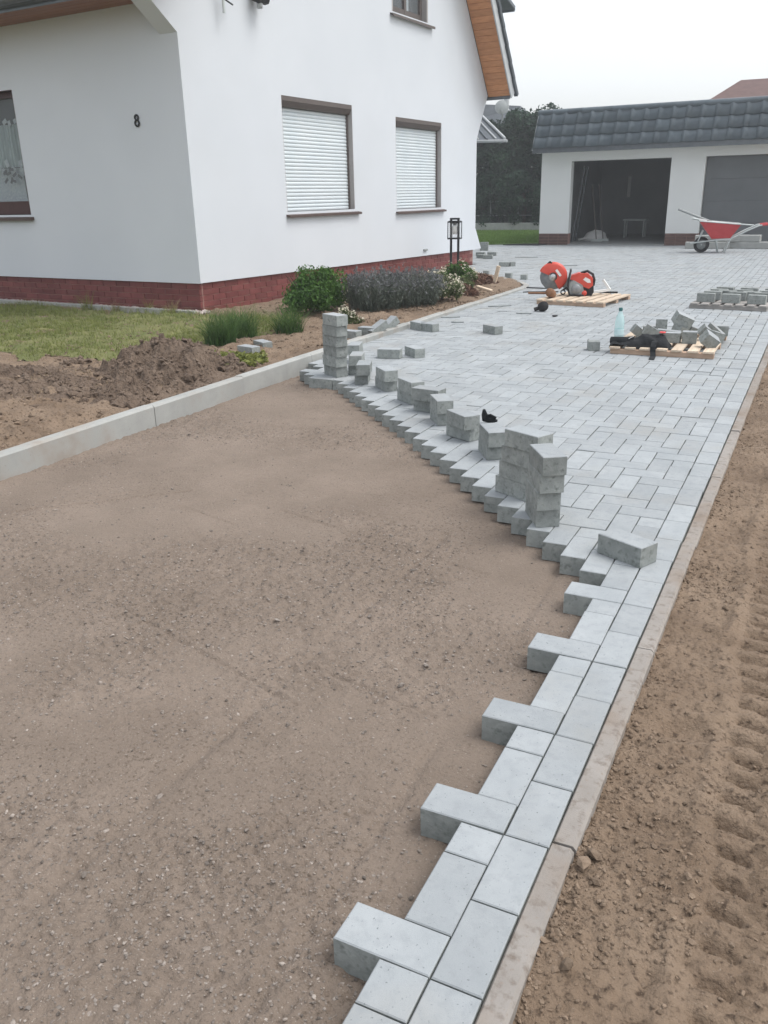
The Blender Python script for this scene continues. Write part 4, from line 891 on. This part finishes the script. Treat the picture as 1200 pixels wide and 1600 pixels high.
loose(-4.11, 5.36, hl(-4.11, 5.36)-.01, 166, 'pale paver lying in the weeds right of the soil heap', LP_FULL)
loose(-4.13, 5.62, hl(-4.13, 5.62)-.015, 150, 'dusty paver behind the pale one right of the heap', LP_FULL)
loose(-5.70, 13.46, .0, 15, 'half paver upright at the plinth left of the lamp', LP_HALF)
for (x, y, yaw, lb, me) in [(-4.69, 13.38, 10, 'paver on the paving right of the garden lamp', LP_HALF), (-4.15, 12.98, 0, 'left of two small pavers beyond the bed tip', LP_HALF), (-3.82, 12.78, 5, 'right of two small pavers beyond the bed tip', LP_HALF),
        (-5.0, 15.28, 8, 'longer paver of the pair beyond the bed', LP_FULL_S), (-4.86, 15.34, 40, 'shorter paver of the pair beyond the bed', LP_HALF), (-6.0, 17.15, 8, 'front paver of the group at the far house corner', LP_FULL_S),
        (-6.22, 17.34, -12, 'left paver of the group at the far house corner', LP_FULL_S), (-6.25, 18.12, 8, 'right rear paver of the group at the far house corner', LP_FULL_S), (-6.50, 18.05, 4, 'left rear paver of the group at the far house corner', LP_FULL_S)]:
    loose(x, y, .002, yaw, lb, me, group='pavers left lying far up the drive')
loose(-7.08, 19.9, .002, 5, 'dark paver on end beside the far house corner', LP_EDGE, group='pavers left lying far up the drive')
loose(-7.08, 19.9, .104, 9, 'dark paver atop another beside the far house corner', LP_EDGE, group='pavers left lying far up the drive')

# ------------------------------------------------------------------ pallets
def pallet(name, label, loc, rz, W_, D_, nb_, mt, mx):
    o = put(empty(name, loc, R(rz)), label, 'pallet', 'wooden pallets on the paving')
    mb = MB(); mb.box((0, 0, 0), (W_, .075, .044), bev=.003); me = mb.mesh('bearer', mx)
    for y in (.04, D_/2, D_-.04): link('bearer', me, o, (W_/2, y, .022))
    bw = .088; gap = (W_-bw)/(nb_-1); mb = MB(); mb.box((0, 0, 0), (bw, D_+.02, .018), bev=.002); me = mb.mesh('deck_board', mt)
    for k in range(nb_): link('deck_board', me, o, (bw/2+k*gap, D_/2+rng.normal()*.006, .054), (0, 0, rng.normal()*.008))
    return o
PT = .064
pallet('pallet', 'pale pallet with stone offcuts and a black jacket', (-1.06, 6.43, 0), 0, .85, 1.10, 7, M['pallet'], M['pallet_x'])
pallet('pallet', 'pale pallet carrying the red cut-off saw', (-2.68, 9.66, 0), -8, .88, .98, 7, M['pallet'], M['pallet_x'])
pallet('pallet', 'weathered grey pallet with rows of pavers on edge', (-.845, 9.78, 0), -6, .86, 1.10, 7, M['pallet_old'], M['pallet_old'])
# offcuts on the near pallet
GO = 'paver offcuts heaped on the pallet'
def cut_block(lx, ly, lz=.08, skew=0.0):
    mb = MB(); h = lz
    mb.add([(-lx/2, -ly/2, 0), (lx/2, -ly/2, 0), (lx/2+skew, ly/2, 0), (-lx/2, ly/2, 0), (-lx/2, -ly/2, h), (lx/2, -ly/2, h), (lx/2+skew, ly/2, h), (-lx/2, ly/2, h)], [(3, 2, 1, 0), (4, 5, 6, 7), (0, 1, 5, 4), (1, 2, 6, 5), (2, 3, 7, 6), (3, 0, 4, 7)]); mb.m[1] = 1; return mb.mesh('paver_offcut', [M['paver_side'], M['paver']])
for (x, y, z, lx, ly, lz, sk, rx, ry, rz, lb) in [
    (-.97, 7.02, .02, .10, .10, .08, 0, 0, 38, 20, 'leftmost offcut, tilted on its corner'), (-.87, 7.20, 0, .11, .10, .08, .02, 0, 0, 12, 'low offcut second from the left, behind'),
    (-.75, 7.12, 0, .10, .10, .16, 0, 0, 0, 8, 'tall upright half paver left of the top offcut'), (-.60, 7.20, .10, .16, .12, .10, .02, 12, 24, 25, 'large dark offcut crowning the heap'),
    (-.60, 7.12, .02, .11, .10, .08, 0, 10, 20, 60, 'offcut wedged under the crowning one'), (-.66, 6.98, .05, .20, .08, .03, 0, 0, 4, 4, 'flat pale offcut lying before the upright half paver'),
    (-.60, 6.82, 0, .12, .10, .085, .01, 0, 0, 6, 'front left offcut right of the jacket'), (-.46, 6.82, 0, .12, .10, .10, 0, 0, 0, 4, 'front middle squared offcut'),
    (-.38, 7.02, .03, .12, .11, .09, .02, 10, 42, 20, 'steeply tilted offcut right of the crowning one'), (-.31, 6.66, .02, .13, .11, .10, 0, 20, 34, 30, 'front right offcut standing on a corner'),
    (-.32, 7.22, .01, .16, .04, .09, 0, 0, 35, -20, 'thin slab offcut leaning at the right rear'), (-.25, 7.34, 0, .12, .10, .09, 0, 0, 0, 5, 'rightmost squared offcut of the heap'),
    (-.50, 7.22, .03, .07, .06, .06, 0, 15, 20, 40, 'small sliver offcut right of the crowning one'), (-.82, 6.92, .02, .15, .05, .09, .02, 0, 30, 15, 'thin pale slab leaning above the jacket'),
    (-.27, 6.95, .01, .12, .10, .08, 0, 8, 16, 50, 'offcut behind the front right one')]:
    put(link('paver_offcut', cut_block(lx, ly, lz, sk), None, (x, y, PT+z), (R(rx), R(ry), R(rz))), lb, 'offcut', GO)
# pavers on edge, far right pallet
ca, sa = math.cos(R(-6)), math.sin(R(-6))
for r_, rn in enumerate(['front', 'second', 'third', 'rear']):
    for c_, cn in enumerate(['left', 'middle', 'right']):
        lx, ly = .15+c_*.285+r_*.02, .16+r_*.26; x, y = -.845+lx*ca-ly*sa, 9.78+lx*sa+ly*ca
        loose(x, y, PT+.001, -6+rng.normal()*2, f'{cn} paver on edge in the {rn} row of the grey pallet', LP_EDGE, group='pavers on edge on the grey pallet')
for (lx, ly, lb) in [(.31, .55, 'paver on edge between left and middle columns of the grey pallet'), (.60, .50, 'paver on edge between middle and right columns of the grey pallet')]:
    loose(-.845+lx*ca-ly*sa, 9.78+lx*sa+ly*ca, PT+.001, -6, lb, LP_EDGE, group='pavers on edge on the grey pallet')
# bottle
bt = put(empty('water_bottle', (-1.02, 6.56, PT)), 'clear plastic water bottle with dark cap on the near pallet', 'bottle')
mb = MB(); mb.lathe([(0, .004), (.036, 0), (.041, .01), (.041, .06), (.039, .07), (.041, .08), (.041, .13), (.039, .14), (.041, .15), (.041, .19), (.034, .235), (.018, .275), (.0135, .285), (.0135, .30)], None, 24); mb.build('bottle_body', M['bottle'], bt)
mb = MB(); mb.lathe([(.0418, .085), (.0418, .135)], None, 24); mb.build('bottle_label', M['label'], bt)
mb = MB(); mb.lathe([(0.0165, .288), (.0165, .312), (.014, .314), (0, .314)], None, 16); mb.build('bottle_cap', M['cap'], bt)
# jacket
jk = put(empty('work_jacket', (-.83, 6.56, PT)), 'crumpled black work jacket lying along the pallet front', 'jacket')
def hj(X, Y):
    base = np.clip(1-(X/.245)**4, 0, 1)**.5*np.clip(1-((Y-.03*np.sin(X*9))/.10)**2, 0, 1)**.5
    h = .055+.05*smooth(X, -.1, .12)*(1-smooth(X, .16, .25)); return base*h*(1+.35*fbm(X, Y, 12, 3))+.012*base*np.sin(X*38+Y*22)-.012*(base <= 0)
V, F = grid(np.linspace(-.26, .26, 80), np.linspace(-.12, .13, 44), hj); c = V[F]; F = F[c[..., 2].max(1) > -.005]
link('cloth', npmesh('cloth', V, F, M['black_cloth'], True), jk)
mb = MB(); mb.tube([(-.245, -.04, .035), (-.15, -.055, .04), (-.05, -.05, .045)], [.034, .036, .03], 12); mb.build('sleeve', M['black_cloth'], jk)
def ribbon(pts, w, mat_, parent, name):
    mb = MB(); pts = [Vector(p) for p in pts]; n_ = len(pts); vs = []
    for lay in (0, .004):
        for p in pts: vs += [p+Vector((-w/2, 0, lay)), p+Vector((w/2, 0, lay))]
    fs = []
    for i in range(n_-1): fs += [(2*i, 2*i+2, 2*i+3, 2*i+1), (2*n_+2*i, 2*n_+2*i+1, 2*n_+2*i+3, 2*n_+2*i+2), (2*i, 2*n_+2*i, 2*n_+2*i+2, 2*i+2), (2*i+1, 2*i+3, 2*n_+2*i+3, 2*n_+2*i+1)]
    mb.add(vs, fs); return mb.build(name, mat_, parent)
ribbon([(.12, 0, .05), (.13, -.10, .045), (.13, -.145, .012), (.135, -.160, -.03), (.145, -.20, -.058), (.155, -.33, -.061)], .045, M['black_cloth'], jk, 'strap')
mb = MB(); mb.box((.17, .05, .112), (.05, .035, .012), bev=.004); mb.build('red_patch', M['red_tag'], jk)
mb = MB(); mb.box((-.07, -.07, .075), (.045, .02, .004), Matrix.Rotation(R(-30), 3, 'Y')); mb.build('paper_tag', M['white'], jk)
# black glove behind a stack
gv = put(empty('work_glove', (-1.245, 3.74, 0), R(20)), 'black work glove lying behind a two-high stack', 'glove')
mb = MB(); mb.tube([(0, .04, .03), (.0, .02, .10), (-.005, .0, .155)], [.02, .026, .012], 8)
for k in range(4): mb.tube([(.0, .02, .08-.012*k), (.05+.004*k, -.0, .10-.02*k), (.10-.005*k, -.01+.01*k, .075-.018*k)], [.013, .012, .009], 8)
mb.tube([(0, .03, .05), (.06, .04, .03), (.11, .03, .03)], [.03, .03, .012], 8); gb = mb.build('glove_body', M['black_cloth'], gv); gb.scale = (.72, .72, .60)

# ------------------------------------------------------------------ cut-off saw
sw = put(empty('cut_off_saw', (-2.27, 10.22, PT), R(14)), 'red and grey petrol cut-off saw with big blade on a pallet', 'saw')
def RotY(): return Matrix.Rotation(R(90), 4, 'X')
D0 = Vector((-.355, 0, .235))
mb = MB(); mb.lathe([(0, .002), (.165, .002), (.165, -.002), (0, -.002)], Matrix.Translation(D0) @ RotY(), 48); mb.build('cutting_disc', M['disc'], sw)
mb = MB(); mb.lathe([(0, .022), (.048, .020), (.056, .004), (.056, -.01)], Matrix.Translation(D0) @ RotY(), 24); mb.build('flange', M['steel'], sw)
a0, a1 = R(-62), R(158); n_ = 34; vs = []; fs = []
for k in range(n_+1):
    a = a0+(a1-a0)*k/n_; ca_, sa_ = math.cos(a), math.sin(a)
    for (r_, y) in [(.055, -.038), (.150, -.038), (.180, -.022), (.186, 0), (.180, .022), (.150, .038), (.055, .038)]: vs.append((D0.x+ca_*r_, y, D0.z+sa_*r_))
for k in range(n_):
    for q in range(6): fs.append((k*7+q, k*7+q+1, (k+1)*7+q+1, (k+1)*7+q))
mb = MB(); mb.add(vs, fs, 0, True); gd = mb.build('blade_guard', M['orange'], sw)
mb = MB(); mb.box((-.285, -.0405, .285), (.03, .004, .10), Matrix.Rotation(R(-38), 3, 'Y')); mb.build('guard_label', M['white'], gd)
mb = MB(); mb.tube([(-.43, 0, .395), (-.40, -.02, .425), (-.375, -.02, .405)], .011, 8); mb.build('guard_lever', M['black'], sw)
mb = MB(); mb.prism([(-.36, .20), (-.30, .275), (-.12, .20), (-.10, .09), (-.16, .05)], 'y', .02, .055); mb.build('cutting_arm', M['saw_grey'], sw)
mb = MB(); mb.prism([(-.14, .015), (-.14, .17), (-.09, .20), (.03, .135), (.06, .03), (.04, .005), (-.10, .0)], 'y', -.11, .09); mb.build('engine_housing', M['saw_grey'], sw)
mb = MB(); mb.lathe([(.0, .012), (.05, .012), (.062, .0), (.066, -.006)], Matrix.Translation((-.05, -.112, .085)) @ RotY(), 24); mb.build('starter_cover', M['disc'], sw)
mb = MB(); mb.prism([(-.13, .205), (-.12, .255), (-.03, .285), (.09, .275), (.155, .215), (.16, .13), (.11, .09), (.04, .115), (-.06, .185)], 'y', -.09, .08); tcv = mb.build('top_cover', M['orange'], sw)
mb = MB(); mb.prism([(.03, .205), (.06, .235), (.12, .205), (.13, .165), (.09, .165)], 'y', -.094, -.0905); mb.build('cover_label', M['white'], tcv)
mb = MB(); mb.prism([(.05, .0), (.03, .11), (.10, .09), (.165, .15), (.175, .05), (.15, .0)], 'y', -.085, .075); mb.build('fuel_tank', M['black'], sw)
mb = MB(); mb.lathe([(0, .022), (.03, .022), (.034, .0), (.034, -.01)], Matrix.Translation((.055, -.10, .035)) @ RotY(), 18); mb.build('fuel_cap', M['orange'], sw)
mb = MB(); mb.tube([(-.13, -.13, .02), (-.155, -.135, .10), (-.15, -.135, .22), (-.13, -.12, .315), (-.13, .05, .32), (-.145, .11, .20)], .013, 10); mb.tube([(-.13, -.13, .02), (.05, -.12, .008)], .012, 8); mb.build('front_handle', M['black'], sw)
mb = MB(); mb.tube([(0, 0, .28), (.08, 0, .305), (.15, 0, .265), (.175, 0, .19), (.165, 0, .12)], .017, 10); mb.build('rear_handle', M['black'], sw)
mb = MB(); mb.lathe([(.02, -.02), (.035, -.02), (.035, .02), (.02, .02)], Matrix.Translation((-.215, -.02, .04)) @ RotY(), 14); mb.tube([(-.215, -.02, .07), (-.17, -.02, .10)], .012, 6); mb.build('support_wheel', M['rubber'], sw)
# hammer on the saw pallet, folding rule, dark mallet
hm = put(empty('mallet', (-2.55, 9.84, PT), R(-6)), 'brown wooden mallet lying on the front left of the saw pallet', 'mallet')
mb = MB(); mb.lathe([(0, -.06), (.052, -.06), (.056, -.04), (.056, .04), (.052, .06), (0, .06)], Matrix.Translation((0, 0, .056)) @ Matrix.Rotation(R(70), 4, 'X'), 20); mb.build('mallet_head', M['wood_brown'], hm)
mb = MB(); mb.tube([(-.30, -.02, .05), (.0, 0, .056)], .014, 8); mb.build('handle', M['wood_brown'], hm)
pr_ = put(empty('white_bar', (-2.1, 10.3, PT)), 'bent white bar lying on the right of the saw pallet', 'bar')
mb = MB(); mb.box((-.02, -.02, .035), (.46, .035, .03), Matrix.Rotation(R(32), 3, 'Z') @ Matrix.Rotation(R(-6), 3, 'Y')); mb.build('long_leg', M['white'], pr_)
mb = MB(); mb.box((.13, .10, .12), (.16, .035, .03), Matrix.Rotation(R(52), 3, 'Y')); mb.build('short_leg', M['white'], pr_)
db = MB(); db.box((0, 0, .012), (.30, .03, .02)); put(db.build('dark_lath', M['lamp'], None, (-2.0, 10.55, PT), (0, 0, R(4))), 'thin dark lath behind the white bar', 'lath')
rm = put(empty('rubber_mallet', (-2.40, 8.98, 0), R(15)), 'dark rubber mallet lying before the saw pallet', 'mallet')
mb = MB(); mb.lathe([(0, -.055), (.048, -.055), (.058, -.03), (.058, .03), (.048, .055), (0, .055)], Matrix.Translation((.0, 0, .06)) @ Matrix.Rotation(R(75), 4, 'X') @ Matrix.Rotation(R(20), 4, 'Y'), 20); mb.build('mallet_head', M['rubber'], rm)
mb = MB(); mb.tube([(-.02, 0, .05), (-.10, -.02, .025)], [.022, .024], 10); mb.build('handle_stub', M['rubber'], rm)

# ------------------------------------------------------------------ wheelbarrow and kerbstones by the garage
wb = put(empty('wheelbarrow', (-1.92, 19.8, 0), R(9)), 'red wheelbarrow with grey tubular frame before the garage', 'wheelbarrow'); wb.scale = (.90, .90, .92)
q = .00212; X_ = lambda a: (a-440)*q; Z_ = lambda a: .18+(555-a)*q
wheel = MB(); Mw = Matrix.Translation((0, 0, .185)) @ Matrix.Rotation(R(90), 4, 'X'); wheel.lathe([(.115, -.04), (.15, -.05), (.175, -.04), (.185, 0), (.175, .04), (.15, .05), (.115, .04)], Mw, 28); wo2 = wheel.build('wheel', M['rubber'], wb)
mb = MB(); mb.lathe([(0, -.03), (.03, -.04), (.05, -.015), (.12, -.02), (.12, .02), (.05, .015), (.03, .04), (0, .03)], Mw, 20); mb.build('rim', M['saw_grey'], wo2)
top_ = [(X_(385), Z_(292)), (X_(840), Z_(332))]; bot = [(X_(540), Z_(485)), (X_(740), Z_(480))]
mb = MB(); wt, wb_ = .33, .22
vo = [(top_[0][0], -wt, top_[0][1]), (top_[1][0], -wt, top_[1][1]), (top_[1][0], wt, top_[1][1]), (top_[0][0], wt, top_[0][1]), (bot[0][0], -wb_, bot[0][1]), (bot[1][0], -wb_, bot[1][1]), (bot[1][0], wb_, bot[1][1]), (bot[0][0], wb_, bot[0][1])]
cc = Vector(np.mean(vo, 0)); vi = [Vector(v)*1.0+(cc-Vector(v))*.03*Vector((1, 1, 0)) if False else (v[0]+(cc.x-v[0])*.03, v[1]*.97, v[2]+(.012 if k > 3 else 0)) for k, v in enumerate(vo)]
mb.add(vo, [(0, 4, 5, 1), (1, 5, 6, 2), (2, 6, 7, 3), (3, 7, 4, 0), (4, 7, 6, 5)]); mb.add(vi, [(1, 5, 4, 0), (2, 6, 5, 1), (3, 7, 6, 2), (0, 4, 7, 3), (5, 6, 7, 4)]); mb.build('tray', M['barrow_red'], wb)
mb = MB(); mb.tube([vo[0], vo[1], vo[2], vo[3], vo[0]], .016, 8); mb.tube([vo[1], (X_(970), -wt+.02, Z_(342))], .014, 8); mb.build('rim_tube', M['galv'], wb)
for s_ in (-1, 1):
    y = s_*.24; mb = MB()
    mb.tube([(X_(320), s_*.10, Z_(535)), (X_(440), s_*.10, Z_(520)), (X_(590), y, Z_(498)), (X_(740), y, Z_(490)), (X_(900), s_*.27, Z_(405)), (X_(1030), s_*.29, Z_(347)), (X_(1100), s_*.29, Z_(338))], .017, 8); mb.build('frame_tube', M['galv'], wb)
    mb = MB(); mb.tube([(X_(1060), s_*.29, Z_(343)), (X_(1140), s_*.29, Z_(333))], .023, 8); mb.build('grip', M['barrow_red'], wb)
    mb = MB(); mb.tube([(X_(595), y, Z_(500)), (X_(625), y, Z_(640)), (X_(690), y, Z_(640)), (X_(742), y, Z_(495))], .015, 8); mb.build('leg', M['galv'], wb)
    mb = MB(); mb.tube([(X_(395), s_*.10, Z_(515)), (X_(442), s_*.16, Z_(395))], .014, 8); mb.build('strut', M['galv'], wb)
mb = MB(); mb.tube([(X_(320), -.10, Z_(535)), (X_(320), .10, Z_(535))], .015, 8); mb.tube([(0, -.1, .185), (0, .1, .185)], .012, 8); mb.build('front_bar', M['galv'], wb)
sh = put(empty('shovel', (-1.92, 19.8, 0), R(9)), 'long grey shovel handle sticking out of the wheelbarrow', 'shovel'); sh.scale = (.90, .90, .92)
mb = MB(); mb.tube([(X_(145), -.05, Z_(165)), (X_(660), .05, Z_(360))], .028, 8); mb.build('handle', M['saw_grey'], sh)
mb = MB(); mb.box((X_(640), .05, Z_(368)), (.25, .2, .015), Matrix.Rotation(R(22), 3, 'Y')); mb.tube([(X_(310), -.1, Z_(265)), (X_(470), -.1, Z_(295))], .022, 6); mb.build('blade', M['galv'], sh)
for (x, y, z, L_, rz, lb) in [(-1.95, 21.3, 0, 1.0, 4, 'grey kerbstone lying behind the barrow wheel, bottom left'), (-1.0, 21.4, 0, 1.0, -3, 'grey kerbstone lying behind the barrow legs'), (-1.75, 21.35, .152, 1.0, 6, 'grey kerbstone on top of the left one behind the barrow'), (.15, 21.6, 0, 1.2, 0, 'long pale kerbstone at the foot of the closed garage door'), (-1.15, 21.42, .152, .7, -6, 'short grey kerbstone on top behind the barrow legs')]:
    mb = MB(); mb.box((0, 0, .076), (L_, .25, .15), bev=.012); put(mb.build('spare_kerbstone', M['grey_stone'], None, (x, y, z), (0, 0, R(rz))), lb, 'kerbstone', 'spare kerbstones by the garage')
# scraps on the paving
for k, (x, y, L_, rz, lb) in enumerate([(-3.02, 7.80, .14, 10, 'small dark scrap next to the kerb pair'), (-3.25, 8.15, .22, 25, 'flat dark scrap along the left kerb'), (-2.55, 8.72, .18, 5, 'thin grey scrap left of the rubber mallet'), (-3.05, 9.3, .3, 30, 'long flat scrap beside the flower bed kerb'),
        (-3.9, 15.6, .5, 12, 'thin dark strip far up the paving'), (-5.3, 17.7, .5, 8, 'thin grey strip before the far house corner'), (-3.02, 11.0, .5, 20, 'dark cloth strip at the tip of the bed'), (-3.25, 11.5, .4, -8, 'second dark strip at the tip of the bed'), (-2.15, 8.6, .06, 40, 'tiny dark crumb right of the rubber mallet')]):
    mb = MB(); mb.prism([(-L_/2, -.02), (-L_*.1, -.035), (L_/2, -.01), (L_*.3, .03), (-L_*.35, .025)], 'z', .0, .012); put(mb.build('scrap', M['saw_grey'] if k not in (6, 7, 8) else M['lamp'], None, (x, y, .002), (0, 0, R(rz))), lb, 'scrap', 'scraps on the paving')
mb = MB(); mb.prism([(0, 0), (1.0, -.05), (1.15, .25), (.2, .3)], 'z', 0, .02); put(mb.build('roof_felt', M['black_cloth'], None, (-7.35, 22.15, .004)), 'dark felt sheet lying at the left garage corner', 'sheet')

# ------------------------------------------------------------------ thin scattering volume, added to imitate veiling glare in the lens
hz = MB(); hz.box((0, 25, 4.35), (182, 172, 11.3)); HZ = bpy.data.materials.new('veil_volume'); HZ.use_nodes = True
t = HZ.node_tree; t.nodes.clear(); pv = t.nodes.new('ShaderNodeVolumePrincipled'); pv.inputs['Color'].default_value = (.94, .97, 1.0, 1); pv.inputs['Density'].default_value = 0.0032; pv.inputs['Anisotropy'].default_value = .35
om = t.nodes.new('ShaderNodeOutputMaterial'); t.links.new(pv.outputs[0], om.inputs['Volume'])
put(hz.build('lens_veil', HZ), 'added thin pale volume over the whole site imitating lens glare', 'lens_veil', kind='stuff')
